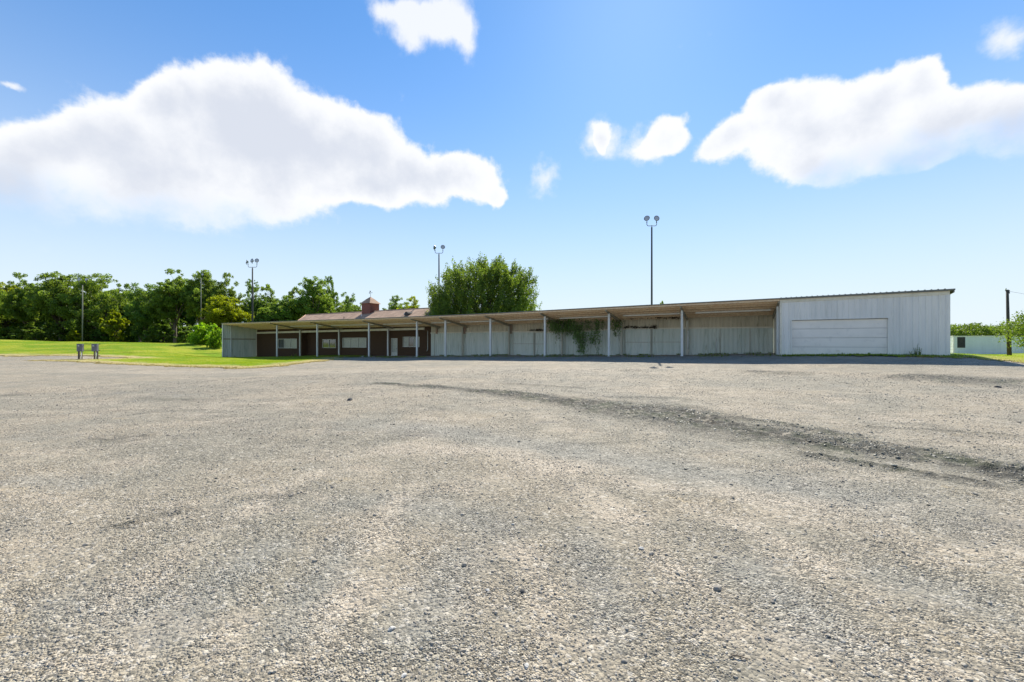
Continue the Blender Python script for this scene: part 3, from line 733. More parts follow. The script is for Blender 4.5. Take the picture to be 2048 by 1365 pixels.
for a, b in zip(pus[:-1], pus[1:]):
    if b-a < 3.5: continue
    q0, q1 = a+.9, b-.35; mb = MB(); vv_ = 37.3
    mb.hexa([(q0, vv_, zroof(q0, vv_)-.36), (q1, vv_, zroof(q1, vv_)-.36), (q1, vv_+.14, zroof(q1, vv_)-.36), (q0, vv_+.14, zroof(q0, vv_)-.36), (q0, vv_, zroof(q0, vv_)-.225), (q1, vv_, zroof(q1, vv_)-.225), (q1, vv_+.14, zroof(q1, vv_)-.225), (q0, vv_+.14, zroof(q0, vv_)-.225)])
    mb.build('light_strip', M['strip'], sh, so)  # plain white bar for each bay's fluorescent strip, gives off no light
# roof flotsam seen at the left of the gutter
MB().box(u_of(483, EV), u_of(483, EV)+.3, EV+.0, EV+.2, zr(u_of(483, EV))+.0, zr(u_of(483, EV))+.12).build('roof_bracket', M['post'], sh, so)
# slab under the shed
mb = MB(); us = np.linspace(u_of(690, 36), UB1-.1, 12)
# ------------------------------------------------------------------ brown house
hu0, hu1 = U_L+.4, UB0-.05
VH = VB+.05
hs, ho = root_at('brown_house', (hu0+hu1)/2, VH, zg((hu0+hu1)/2, VH)-.1)
tag(hs, 'dark brown house with a red shingle roof standing behind the left half of the shed', 'house')
wt = lambda u: P(0, float(np.interp(u, [u_of(515, VB), u_of(848, VB)], [668, 660])), W(u, VB)[1])[2]
def wall_piece(mb, u0, u1, v, zb=None, zt=None, th=.12):
    b0 = zb if zb is not None else min(zg(u0, v), zg(u1, v))-.3
    mb.hexa([(u0, v, b0), (u1, v, b0), (u1, v+th, b0), (u0, v+th, b0), (u0, v, zt if zt is not None else wt(u0)), (u1, v, zt if zt is not None else wt(u1)), (u1, v+th, zt if zt is not None else wt(u1)), (u0, v+th, zt if zt is not None else wt(u0))])
ur0, ur1 = u_of(604, VH), u_of(681, VH)         # recessed porch bay
VR = VH+.9
wins = []                                       # (u0,u1,z0,z1,v, panes)
def win_px(x0, x1, y0, y1, v, panes, kinds):
    ua, ub = u_of(x0, v), u_of(x1, v); Yc = W((ua+ub)/2, v)[1]
    return dict(u0=ua, u1=ub, z0=P(0, y1, Yc)[2], z1=P(0, y0, Yc)[2], v=v, n=panes, kinds=kinds)
wins = [win_px(556, 594, 678, 697, VH, 3, 'gbb'), win_px(645, 672, 679, 696.5, VR, 2, 'gg'), win_px(685, 733, 676, 695.5, VH, 3, 'bbb'), win_px(806, 839, 674, 694.5, VH, 3, 'bgb')]
dox = win_px(782.5, 795, 677, 712, VH, 1, 'b')
def wall_with(u0, u1, v, holes):
    mb = MB(); hs_ = sorted(holes, key=lambda h: h['u0']); c = u0
    for h in hs_:
        wall_piece(mb, c, h['u0'], v); wall_piece(mb, h['u0'], h['u1'], v, None, h['z0']); 
        mb.hexa([(h['u0'], v, h['z1']), (h['u1'], v, h['z1']), (h['u1'], v+.12, h['z1']), (h['u0'], v+.12, h['z1']), (h['u0'], v, wt(h['u0'])), (h['u1'], v, wt(h['u1'])), (h['u1'], v+.12, wt(h['u1'])), (h['u0'], v+.12, wt(h['u0']))])
        c = h['u1']
    wall_piece(mb, c, u1, v); return mb
wmb = wall_with(hu0, ur0, VH, [wins[0]])
for w_ in (wall_with(ur1, hu1, VH, [wins[2], dox, wins[3]]), wall_with(ur0-.0, ur1+.0, VR, [wins[1]])): wmb.add(w_.v, w_.f)
wmb.box(ur0-.12, ur0-.002, VH+.122, VR+.1, ho[2]-.4, wt(ur0)); wmb.box(ur1+.002, ur1+.12, VH+.122, VR+.1, ho[2]-.4, wt(ur1))
wmb.box(hu0-.1, hu0, VH, VH+13, ho[2]-.4, wt(hu0)); wmb.box(hu1, hu1+.1, VH, VH+13, ho[2]-.4, wt(hu1)); wmb.box(hu0, hu1, VH+13, VH+13.1, ho[2]-.4, wt(hu1))
wmb.build('wall', M['siding'], hs, ho)
def window(h, nm='window'):
    mb = MB(); a, b, z0, z1, v = h['u0'], h['u1'], h['z0'], h['z1'], h['v']; t = .075
    if nm == 'door': z0 = zg(a, v)-.02
    mb.box(a, b, v-.04, v+.05, z1-t, z1); mb.box(a, b, v-.04, v+.05, z0, z0+t)
    mb.box(a, a+t, v-.04, v+.05, z0+t, z1-t); mb.box(b-t, b, v-.04, v+.05, z0+t, z1-t)
    n = h['n']; wd = (b-a-2*t)/n
    for i in range(1, n): q = a+t+i*wd; mb.box(q-.035, q+.035, v-.035, v+.05, z0+t, z1-t)
    f = mb.build(nm, M['frame'], hs, ho)
    for i in range(n):
        q0 = a+t+i*wd; kind = h['kinds'][i]
        g = MB().box(q0+.04, q0+wd-.04, v+.03, v+.045, (z0+t if nm == 'window' else z0+.45), z1-t-.02).build('pane', M['glass'] if kind == 'g' else M['blind'], f)
        for q in g.data.vertices: q.co = (q.co.x-ho[0], q.co.y-ho[1], q.co.z-ho[2])
    return f
for h in wins: window(h)
df = window(dox, 'door')
pn = MB().box(dox['u0']+.075, dox['u1']-.075, VH-.0, VH+.03, zg(dox['u0'], VH)+.06, zg(dox['u0'], VH)+.5).build('kick_panel', M['frame'], df)
kn = MB().box(dox['u1']-.16, dox['u1']-.10, VH-.08, VH-.04, zg(dox['u0'], VH)+.95, zg(dox['u0'], VH)+1.05).build('handle', M['dark'], df)
for o_ in (pn, kn):
    for q in o_.data.vertices: q.co = (q.co.x-ho[0], q.co.y-ho[1], q.co.z-ho[2])
# eave board and roof
mb = MB(); strip(mb, hu0+.1, u_of(849, VH-.1), VH-.16, VH-.04, lambda u, v: wt(u)+.30, lambda u, v: wt(u))
mb.build('eave_board', M['cream'], hs, ho)
mb = MB(); strip(mb, hu0, hu1, VH-.02, VH+.10, lambda u, v: zroof(u, VE)-.10, lambda u, v: wt(u)+.002); mb.build('gable_board', M['siding'], hs, ho)
u = u_of(854, VH-.2); zt_ = P(0, 662, W(u, VH)[1])[2]; zb_ = P(0, 703, W(u, VH)[1])[2]
MB().tube([(u, VH-.07, zt_), (u, VH-.07, zb_+.25), (u-.12, VH-.12, zb_)], .045, 8).build('downpipe', M['frame'], hs, ho)
for px, py, s_ in ((676, 708, .10), (812, 705, .10)): pass
VRD = 47.0; zR = P(0, 623, W(u_of(741, VRD), VRD)[1])[2]
ez = zroof(-50, VE)+.04
rl = u_of(612, VRD); rr_ = u_of(862, VRD)+1.6
eL = u_of(580, VE)-1.2; eR = rr_+.3
rv = [(eL, VE+.02, ez), (eR, VE+.02, ez), (eR, 53, ez), (eL, 53, ez), (rl, VRD, zR), (eR, VRD, zR)]
mb = MB(); mb.add(rv, [(0, 1, 5, 4), (2, 3, 4, 5), (3, 0, 4), (1, 2, 5), (0, 3, 2, 1)])
roof = mb.build('roof', M['roof_red'], hs, ho)
mb = MB().tube([(rl, VRD, zR+.01), (eR, VRD, zR+.01)], .07, 6); mb.tube([(rl, VRD, zR+.01), (eL, VE+.02, ez+.01)], .07, 6); 
rc = mb.build('ridge_cap', M['roof_red'], roof)
uc = u_of(741, VRD); hw = .98
mb = MB(); mb.box(uc-hw, uc+hw, VRD-hw, VRD+hw, zR-.7, zR+1.25)
for k in range(9): zz_ = zR-.3+k*.17; mb.box(uc-hw-.025, uc+hw+.025, VRD-hw-.025, VRD+hw+.025, zz_, zz_+.05)
cu = mb.build('cupola', M['brick'], roof)
mb = MB(); e_ = hw+.22; zc = zR+1.25
mb.add([(uc-e_, VRD-e_, zc), (uc+e_, VRD-e_, zc), (uc+e_, VRD+e_, zc), (uc-e_, VRD+e_, zc), (uc-.5, VRD-.5, zc+.75), (uc+.5, VRD-.5, zc+.75), (uc+.5, VRD+.5, zc+.75), (uc-.5, VRD+.5, zc+.75), (uc, VRD, zc+1.2)],
       [(0,1,5,4),(1,2,6,5),(2,3,7,6),(3,0,4,7),(4,5,8),(5,6,8),(6,7,8),(7,4,8),(3,2,1,0)])
mb.add([(uc-.03, VRD-.03, zc+1.1),(uc+.03, VRD-.03, zc+1.1),(uc+.03, VRD+.03, zc+1.1),(uc-.03, VRD+.03, zc+1.1)],[(0,1,2,3)])
cc = mb.build('cupola_roof', M['roof_red'], roof)
mb = MB(); mb.tube([(uc, VRD, zc+1.1), (uc, VRD, zc+2.2)], .025, 6); mb.tube([(uc-.35, VRD, zc+1.85), (uc+.35, VRD, zc+1.85)], .022, 6)
mb.box(uc-.35, uc-.18, VRD-.012, VRD+.012, zc+1.76, zc+1.94); mb.add([(uc+.3, VRD-.01, zc+1.77),(uc+.48, VRD, zc+1.85),(uc+.3, VRD-.01, zc+1.93),(uc+.3, VRD+.01, zc+1.85)],[(0,1,2),(0,3,1),(3,2,1),(0,2,3)])
mb.add([(uc-.22, VRD, zc+2.02),(uc+.05, VRD+.012, zc+2.02),(uc+.14, VRD, zc+2.2),(uc-.05, VRD-.012, zc+2.12),(uc-.2, VRD, zc+2.26)],[(0,1,2,3,4)])
wv = mb.build('weathervane', M['dark'], roof)
def on_roof(px, vv): u = u_of(px, vv); return u, ez+(zR-ez)*(vv-VE)/(VRD-VE)
u, z = on_roof(820, 45.2); mb = MB()
pr = [(-.42, 0), (-.38, .26), (-.2, .44), (0, .5), (.2, .44), (.38, .26), (.42, 0)]
mb.add([(u+a, 44.4, z-.3+b*1.1) for a, b in pr]+[(u+a, 46.2, z-.3+b*1.1) for a, b in pr], [tuple(range(6, -1, -1))]+[(i, i+1, i+8, i+7) for i in range(6)])
vt = mb.build('roof_vent', M['dark'], roof)
extra = [rc, cu, cc, wv, vt]
for px, vv in ((808.5, 44.9), (723, 45.2), (688, 44.6)):
    u, z = on_roof(px, vv); extra.append(MB().tube([(u, vv, z-.1), (u, vv, z+.28)], .06, 8).build('vent_pipe', M['post'] if px > 700 else M['dark'], roof))
for o_ in extra:
    for q in o_.data.vertices: q.co = (q.co.x-ho[0], q.co.y-ho[1], q.co.z-ho[2])

# ------------------------------------------------------------------ floodlight poles
def lamp_pole(px, ytop, Y, heads, rad, hd, label, spread, pm='pole'):
    """heads: list of (side offset in head widths, yaw deg, tilt deg, lift)"""
    X, _, zt = P(px, ytop, Y); zb = g1(X, Y)-.1
    rt = empty('floodlight_pole', (X, Y, zb)); tag(rt, label, 'floodlight', 'floodlight poles around the buildings')
    h = zt-zb
    MB().tube([(0, 0, 0), (0, 0, h*.5), (0, 0, h)], [rad*1.25, rad*1.1, rad*.9], 12).build('pole', M[pm], rt)
    MB().tube([(0, 0, h-.02), (0, 0, h+hd*.35)], [rad*.35]*2, 8).build('pole_cap', M['pole'], rt)
    s = spread
    br = MB(); n = 7; pts = []
    for q in (-1, 1):
        p = [(0, 0, h+.25*hd)]+[(q*(s-.35*s+.35*s*math.sin(a)), 0, h+.25*hd+.35*s*(1-math.cos(a))) for a in np.linspace(0, math.pi/2, 6)]+[(q*s, 0, h+.25*hd+.75*s)]
        br.tube(p, hd*.055, 6)
        br.tube([(q*s, 0, h+.25*hd+.62*s), (q*s, 0, h+.25*hd+.85*s)], hd*.085, 6)
    br.build('bracket', M['pole'], rt)
    for ox, yaw, tilt, lf in heads:
        prof = [(-.42*hd, .04*hd), (-.40*hd, .12*hd), (-.28*hd, .22*hd), (-.12*hd, .40*hd), (0, .5*hd), (.05*hd, .52*hd), (.06*hd, .47*hd)]
        hb = MB(); n = 20; vs = []; fs = []
        for a, r in prof:
            for k in range(n): q = 2*math.pi*k/n; vs.append((r*math.cos(q), -a, r*math.sin(q)))
        for i in range(len(prof)-1):
            for k in range(n): fs.append((i*n+k, (i+1)*n+k, (i+1)*n+(k+1) % n, i*n+(k+1) % n))
        hb.add(vs, fs, True); hb.add([(.04*hd*math.cos(2*math.pi*k/n), .42*hd, .04*hd*math.sin(2*math.pi*k/n)) for k in range(n)], [tuple(range(n))])
        hb.box(-.05*hd, .05*hd, .1*hd, .2*hd, -.75*hd, -.1*hd)
        hh_ = hb.build('lamp_head', M['lamp_metal'], rt)
        hh_.location = (ox*s, 0, h+.25*hd+.85*s+hd*.62+lf*hd); hh_.rotation_euler = (R(tilt), 0, R(yaw))
        lb = MB(); vs = [(0, -.075*hd, 0)]; fs = []
        for rr2, yy in ((.18, -.10), (.34, -.08), (.455, -.05)):
            for k in range(n): q = 2*math.pi*k/n; vs.append((rr2*hd*math.cos(q), yy*hd, rr2*hd*math.sin(q)))
        for k in range(n): fs.append((0, 1+(k+1) % n, 1+k))
        for i in range(2):
            for k in range(n): a = 1+i*n; fs.append((a+k, a+(k+1) % n, a+n+(k+1) % n, a+n+k))
        lb.add(vs, fs, True); lb.build('lens', M['lamp_glass'], hh_)
        rg = MB(); pts = [(.47*hd*math.cos(q), -.07*hd, .47*hd*math.sin(q)) for q in np.linspace(0, 2*math.pi, 21)]
        rg.tube(pts, .03*hd, 6); rg.build('rim', M['pole'], hh_)
    return rt
lamp_pole(1303.5, 455, 41, [(-1, -28, -12, 0), (1, 5, -8, 0)], .085, .56, 'tall pole with two round floodlights rising behind the shed beside the garage', .50)
lamp_pole(878, 509, 70, [(-1.15, -100, -10, -.05), (1, 8, -8, .05)], .125, .74, 'pole with two round floodlights half hidden by the large elm behind the shed', .68)
lamp_pole(505, 537, 78, [(-1.3, -48, -14, -.15), (-.1, -25, -10, .1), (1, 4, -8, .12)], .13, .78, 'pole with three round floodlights behind the left end of the shed', .86)
lamp_pole(165, 571, 88, [(-1, 10, -6, 0), (1, -12, -6, 0)], .09, .7, 'thin pale floodlight pole standing in front of the wood at the far left', .8, 'pole_pale')
lamp_pole(402, 556, 92, [(1, 4, -6, 0)], .07, .55, 'slim pole with one floodlight before the tallest oaks of the wood', .35, 'pole_pale')

# ------------------------------------------------------------------ utility pole
X, Y, zt = P(2014.5, 580, 38); zb = g1(*P(2019, 717, 38)[:2])
up = empty('utility_pole', (P(2018, 0, 38)[0], 38, zb-.1)); tag(up, 'leaning dark wooden utility pole on the grass right of the garage', 'utility pole')
bx = X-up.location.x; ht = zt-zb+.1
MB().tube([(0, 0, 0), (bx*.5, 0, ht*.5), (bx, 0, ht)], [.135, .115, .095], 12).build('pole', M['wood_pole'], up)
mb = MB(); mb.tube([(bx+.15, 0, ht-.36), (bx+.15, 0, ht-.12)], [.07, .05], 8); mb.box(bx-.14, bx+.18, -.06, .06, ht-.12, ht-.04)
mb.build('pole_bracket', M['dark'], up)
mb = MB(); mb.tube([(bx-.13, 0, ht-.02), (bx-.13, 0, ht+.16)], [.05, .04], 8); mb.build('insulator', M['post'], up)
MB().tube([(bx+.15, 0, ht-.14)]+[(bx+.15+s_*22, s_*6, ht-.14-1.6*(1-(1-s_)**2)*.6) for s_ in np.linspace(.1, 1, 8)], .010, 5).build('wire', M['dark'], up)
MB().tube([(.12, -.1, .0), (bx*.4+.10, -.1, ht*.42)], .03, 6).build('conduit', M['dark'], up)

# ------------------------------------------------------------------ electric meter rack
Y = 45.5; X0 = P(156, 0, Y)[0]; X1 = P(198, 0, Y)[0]; zb = g1((X0+X1)/2, Y)
mr = empty('meter_rack', ((X0+X1)/2, Y, zb)); tag(mr, 'electric meter rack with two grey boxes on posts at the edge of the lawn', 'meter rack')
px_ = lambda p: P(p, 0, Y)[0]-mr.location.x
pz_ = lambda y: P(0, y, Y)[2]-zb
for p, w_ in ((158, .07), (163.5, .035), (189, .035), (195, .045)):
    MB().box(px_(p)-w_, px_(p)+w_, -.06, .06, -.15, pz_(688.5)).build('post', M['wood_pole'], mr)
for y_ in (688.6, 701, 712): MB().box(px_(157), px_(199), .062, .10, pz_(y_)-.035, pz_(y_)+.035).build('rail', M['wood_pole'], mr)
for p0, p1 in ((158.5, 169), (188, 198.5)):
    b_ = MB().box(px_(p0), px_(p1), -.28, -.065, pz_(703), pz_(688)).build('meter_box', M['meter'], mr)
    MB().box(px_(p0)+.03, px_(p1)-.03, -.295, -.281, pz_(702), pz_(689)).build('box_door', M['meter'], b_)
    MB().tube([((px_(p0)+px_(p1))/2, -.296, pz_(692)), ((px_(p0)+px_(p1))/2, -.38, pz_(692))], .085, 14).build('meter', M['lamp_glass'], b_)
    MB().tube([((px_(p0)+px_(p1))/2+.12, -.17, pz_(703)), ((px_(p0)+px_(p1))/2+.12, -.17, -.1)], .035, 8).build('conduit', M['post'], mr)

# ------------------------------------------------------------------ box trailers on the right
def trailer(px0, px1, Y0, Y1, ytop, ybot, label, door=True):
    a = Vector(P(px0, 0, Y0)[:2]); b = Vector(P(px1, 0, Y1)[:2]); L = (b-a).length; ang = math.atan2(b.y-a.y, b.x-a.x)
    z0 = P(0, ybot, Y0)[2]; z1 = P(0, ytop, Y0)[2]; g = g1(a.x, a.y)-.3
    rt = empty('box_trailer', (a.x, a.y, g), ang); tag(rt, label, 'trailer')
    zb, zt = z0-g, z1-g; Wd = 2.4
    mb = MB(); mb.box(0, L, 0, Wd, zb, zt-.08)
    for q in np.arange(1.1, L-.1, 1.22): mb.box(q-.012, q+.012, -.006, 0, zb, zt-.08)
    mb.build('body', M['white'], rt)
    mb = MB(); mb.box(-.03, L+.03, -.05, Wd+.05, zt-.078, zt); mb.build('roof', M['door'], rt)
    if door:
        MB().box(.38, 1.12, -.03, -.008, zb+(zt-zb)*.36, zt-.16).build('side_door', M['dark'], rt)
        MB().box(-.02, .10, -.06, -.002, zb-.25, zt-.09).build('corner_post', M['door'], rt)
        mb = MB(); mb.box(-.35, -.27, 0, .08, zb-.3, zt-.1)
        for q in np.linspace(zb-.2, zt-.3, 7): mb.box(-.35, -.021, .02, .06, q, q+.04)
        mb.build('ladder', M['door'], rt)
    MB().box(.15, L-.1, .05, .2, zb-.12, zb-.002).build('chassis', M['dark'], rt)
    for q in (L*.42, L*.56):
        w = MB().tube([(q, .02, zb-.18), (q, .24, zb-.18)], .36, 18).build('wheel', M['rubber'], rt)
        MB().tube([(q, -.005, zb-.18), (q, .018, zb-.18)], .17, 14).build('rim', M['post'], w)
    MB().box(.05, L, .3, Wd-.3, .1, zb-.122).build('skirt', M['dark'], rt)
    return rt
trailer(1906.5, 2017, 54, 51.5, 672.3, 709.0, 'long low white box trailer with a dark side door on the grass behind the garage')
trailer(2019.5, 2110, 56, 54, 673.5, 709.0, 'plain white box trailer partly hidden behind the leaning utility pole', False)

# small rusty roofed shed in the wood
Xs, Ys, _ = P(272, 0, 104); zb = g1(Xs, Ys)
ss = empty('wood_shed', (Xs, Ys, zb)); tag(ss, 'tiny dark shed with a rusty brown roof at the edge of the wood', 'shed')
MB().box(-1.6, 1.6, 0, 2, -.2, 1.0).build('wall', M['dark'], ss)
mb = MB(); mb.hexa([(-2,-.4,.95),(2.1,-.4,.85),(2.1,2.3,1.0),(-2,2.3,1.1),(-1.5,-.3,1.05),(1.9,-.3,.95),(1.2,2.3,1.65),(-1.0,2.3,1.75)]); mb.build('roof', M['rust'], ss)

# scrap of paper on the apron, weeds ------------------------------------------------
X, Y = W(u_of(724, 35.2), 35.2); z = gl(X, Y)
mb = MB(); mb.hexa([(-.22,-.1,0),(.2,-.12,.01),(.22,.1,.0),(-.18,.12,.02),(-.2,-.08,.05),(.15,-.1,.09),(.2,.08,.13),(-.16,.1,.06)]); o = mb.build('paper_scrap', M['door']); o.location = (X, Y, z+.01)
tag(o, 'small crumpled white scrap lying under the shed roof in front of the brown house', 'paper scrap')

def weed(px, v, hgt, n, spread, label, seed, m='oak', dv=None):
    g = np.random.default_rng(seed); u = u_of(px, v); X, Y = W(u, v); z = gl(X, Y)
    rt = empty('weed', (X, Y, z)); tag(rt, label, 'weed', 'tall weeds in front of the buildings')
    st = MB(); V = []; S = []
    for i in range(n):
        a = g.random()*6.28; l = g.uniform(.0, spread); h = hgt*g.uniform(.55, 1)
        p = [(0+g.normal()*.05*spread, g.normal()*.05, 0), (math.cos(a)*l*.5, math.sin(a)*l*.3, h*.55), (math.cos(a)*l, math.sin(a)*l*.5, h)]
        st.tube(p, [.012, .009, .004], 5)
        for k in range(int(10+h*14)):
            t = g.uniform(.15, 1); q = np.array([p[2][0]*t, p[2][1]*t, h*t]); s_ = .03*(1.25-t)+.012
            d1 = g.normal(size=3); d1[2] = abs(d1[2])*.6; d1 /= np.linalg.norm(d1); d2 = np.cross(d1, g.normal(size=3)); d2 /= np.linalg.norm(d2)
            V += [q, q+d1*s_+d2*s_*.4, q+d1*s_*2, q+d1*s_-d2*s_*.4]; S += [g.random()]*4
    st.build('stem', M[m], rt)
    me = mesh_np('leaves', np.array(V), np.arange(len(V)).reshape(-1, 4), False, {'shade': S}); me.materials.append(M[m])
    o = link(bpy.data.objects.new('leaves', me)); o.parent = rt
weed(1832, 34.45, .85, 4, .18, 'tall thin weed against the garage wall right of the door', 1)
weed(1840, 34.4, .6, 5, .22, 'shorter bushy weed just right of the tall thin one by the garage', 2)
weed(1822, 34.4, .32, 6, .25, 'low leafy weed left of the tall thin one by the garage', 3)
weed(590, 33.6, .75, 5, .3, 'leafy green weed in front of the second window bay of the brown house', 4, 'bright_leaf')
weed(583, 33.8, .6, 3, .15, 'thin upright weed just left of the leafy green one', 5, 'yellow_leaf')
weed(470, 33.4, .5, 4, .2, 'short weed sprouting near the left end wall of the shed', 6, 'dryblade')
weed(454, 33.4, .55, 4, .2, 'pale weed at the foot of the shed corner post', 7, 'dryblade')
weed(513, 33.5, .4, 4, .2, 'small pale weed between the end wall and the first post', 8, 'dryblade')
for i, (px, h_) in enumerate(((1648,.16),(1687,.22),(1700,.15),(1716,.18),(1738,.22),(1762,.14))):
    weed(px, 34.45, h_, 5, .2, ['tiny weed before the left half of the garage door', 'low weed at the foot of the garage door left of its middle', 'smallest weed at the middle of the garage door foot', 'low weed just right of the middle of the garage door', 'dark weed before the right part of the garage door', 'tiny weed near the right jamb of the garage door'][i], 20+i)

# ------------------------------------------------------------------ leaf clouds
def leaf_quads(cen, nrm, size, g, droop=0., up=0.):
    """cen (n,3) leaf centres -> kite shaped leaf clumps"""
    n = len(cen)
    d1 = g.normal(size=(n, 3)) + nrm*0.6; d1[:, 2] += up; d1[:, 2] -= droop
    d1 /= np.linalg.norm(d1, axis=1)[:, None]
    d2 = np.cross(d1, g.normal(size=(n, 3))); d2 /= np.linalg.norm(d2, axis=1)[:, None]
    s = (size*g.uniform(.55, 1.35, n))[:, None]
    V = np.stack([cen-d1*s, cen+d2*s*.5-d1*s*.1, cen+d1*s, cen-d2*s*.5+d1*s*.15], 1)
    return V.reshape(-1, 3)

def make_tree(seed, crown, h, rx, ry, z0, nlobe, nclump, nleaf, lsize, trunk_r, upright=0., open_=0.0, spiky=0.):
    """one trunk mesh and one crown mesh; crown = lobes > clumps > leaves; unit: metres"""
    g = np.random.default_rng(seed); rd = random.Random(seed)
    tr = MB()
    zc = (z0+h)/2; rz = (h-z0)/2
    lobes = []
    for i in range(nlobe):
        for _ in range(30):
            p = g.normal(size=3); p /= np.linalg.norm(p); p *= g.uniform(.25, .78)
            if crown == 'round' or abs(p[2]) < .95: break
        wz = 1.0
        lobes.append(np.array([p[0]*rx, p[1]*ry, zc+p[2]*rz*.85]))
    lobes[0] = np.array([g.normal()*rx*.15, 0, h-rz*.38])
    lr_ = [g.uniform(.30, .48)*min(rx, rz*1.1) for _ in lobes]
    # trunk
    bend = g.normal(size=2)*.25
    top_ = (bend[0], bend[1], zc)
    tr.tube([(0, 0, -.3), (bend[0]*.3, bend[1]*.3, z0*.6+.4), top_], [trunk_r*1.25, trunk_r, trunk_r*.6], 9)
    cl = []; cn = []; cs = []
    for L, lrad in zip(lobes, lr_):
        t = g.uniform(.25, .9); s_ = np.array([bend[0]*t, bend[1]*t, (z0*.55)+(zc-z0*.55)*t])
        midp = (s_+L)/2+np.array([0, 0, .12*rz])+g.normal(size=3)*.25
        tr.tube([tuple(s_), tuple(midp), tuple(L)], [trunk_r*.45, trunk_r*.28, trunk_r*.10], 6)
        m = nclump
        d = g.normal(size=(m, 3)); d /= np.linalg.norm(d, axis=1)[:, None]
        d[:, 2] = d[:, 2]*.9+.12
        rr = lrad*g.uniform(.45, 1.12, m)[:, None]
        c = L+d*rr*np.array([1.05, 1.05, .92+upright])
        for k in range(0, m, max(1, m//5)):
            tr.tube([tuple(L), tuple((L+c[k])/2+g.normal(size=3)*.1), tuple(c[k])], [trunk_r*.11, trunk_r*.07, trunk_r*.03], 4, False)
        cl.append(c); cn.append(d); cs.append(np.full(m, lrad))
    cl = np.vstack(cl); cn = np.vstack(cn); cs = np.concatenate(cs); nc = len(cl)
    cr = g.uniform(.10, .25, nc)*cs*(1+.3*g.random(nc))
    shade_c = np.clip(g.normal(.5, .2, nc), 0, 1)
    per = np.maximum(3, (nleaf*(cr**2)/(cr**2).sum()).astype(int))
    idx = np.repeat(np.arange(nc), per); n = len(idx)
    q = g.normal(size=(n, 3)); q /= np.linalg.norm(q, axis=1)[:, None]; q *= (g.random(n)**.45)[:, None]
    if spiky:
        q[:, 2] *= 1+spiky; q[:, :2] *= (1-.4*np.clip(q[:, 2:3], 0, 1))
    cen = cl[idx]+q*cr[idx][:, None]*np.array([1.15, 1.15, .8+upright])
    ok = (cen[:, 2] > max(z0*.75, .02))
    cen = cen[ok]; idx = idx[ok]; q = q[ok]
    V = leaf_quads(cen, q, lsize, g, up=.5*spiky)
    sh_ = np.clip(shade_c[idx]+g.normal(0, .15, len(idx)), 0, 1)
    me = mesh_np('crown', V, np.arange(len(V)).reshape(-1, 4), False, {'shade': np.repeat(sh_, 4)})
    tm = bpy.data.meshes.new('trunk'); tm.from_pydata(tr.v, [], tr.f); tm.polygons.foreach_set('use_smooth', tr.sm); tm.update(); tm.materials.append(M['bark'])
    return tm, me

protos = {}
def proto(key, **kw): protos[key] = make_tree(**kw)
# unit trees 10 m high
proto('a', seed=1, crown='round', h=10, rx=4.2, ry=4.0, z0=1.6, nlobe=15, nclump=30, nleaf=30000, lsize=.115, trunk_r=.26)
proto('b', seed=2, crown='round', h=10, rx=3.6, ry=3.6, z0=1.2, nlobe=14, nclump=30, nleaf=28000, lsize=.115, trunk_r=.24, upright=.2)
proto('c', seed=3, crown='round', h=10, rx=4.6, ry=4.2, z0=1.0, nlobe=17, nclump=30, nleaf=32000, lsize=.115, trunk_r=.28)
proto('d', seed=4, crown='round', h=10, rx=3.0, ry=3.0, z0=1.8, nlobe=13, nclump=24, nleaf=14000, lsize=.12, trunk_r=.2, upright=.25)   # airy
proto('e', seed=5, crown='round', h=10, rx=3.4, ry=3.4, z0=2.4, nlobe=13, nclump=18, nleaf=10000, lsize=.115, trunk_r=.2)                # very open
proto('s', seed=6, crown='round', h=3, rx=2.0, ry=1.8, z0=.15, nlobe=10, nclump=12, nleaf=6500, lsize=.12, trunk_r=.07)               # bush
proto('f', seed=8, crown='round', h=3, rx=1.9, ry=1.8, z0=-.9, nlobe=18, nclump=12, nleaf=9000, lsize=.10, trunk_r=.07, upright=.2, spiky=.6)

mesh_cache = {}
def plant(kind, name, X, Y, zb, hgt, wscale, leaf, label, cat='tree', group=None, rot=0.):
    tm, cm = protos[kind]
    key = (kind, leaf)
    if key not in mesh_cache:
        c2 = cm.copy(); c2.materials.clear(); c2.materials.append(M[leaf]); mesh_cache[key] = c2
    base = 3 if kind in 'sf' else 10
    rt = empty(name, (X, Y, zb), rot); k = hgt/base; rt.scale = (k*wscale, k*wscale, k)
    t = link(bpy.data.objects.new('trunk', tm)); t.parent = rt
    c = link(bpy.data.objects.new('crown', mesh_cache[key])); c.parent = rt
    tag(rt, label, cat, group); return rt
def tree_px(kind, px, ytop, wpx, Y, leaf, label, name='oak_tree', cat='tree', group='trees of the wood behind the lawn', rot=None):
    X, _, zt = P(px, ytop, Y); zb = g1(X, Y)-.1
    base_w = {'a': 8.8, 'b': 7.8, 'c': 9.6, 'd': 6.6, 'e': 7.4, 's': 4.2, 'f': 4.2}[kind]; hgt = zt-zb
    base = 3 if kind in 'sf' else 10
    ws = (wpx/F*Y)/(base_w*hgt/base)
    return plant(kind, name, X, Y, zb, hgt*.99, ws, leaf, label, cat, group, rot if rot is not None else (px*1.37) % 6.28)

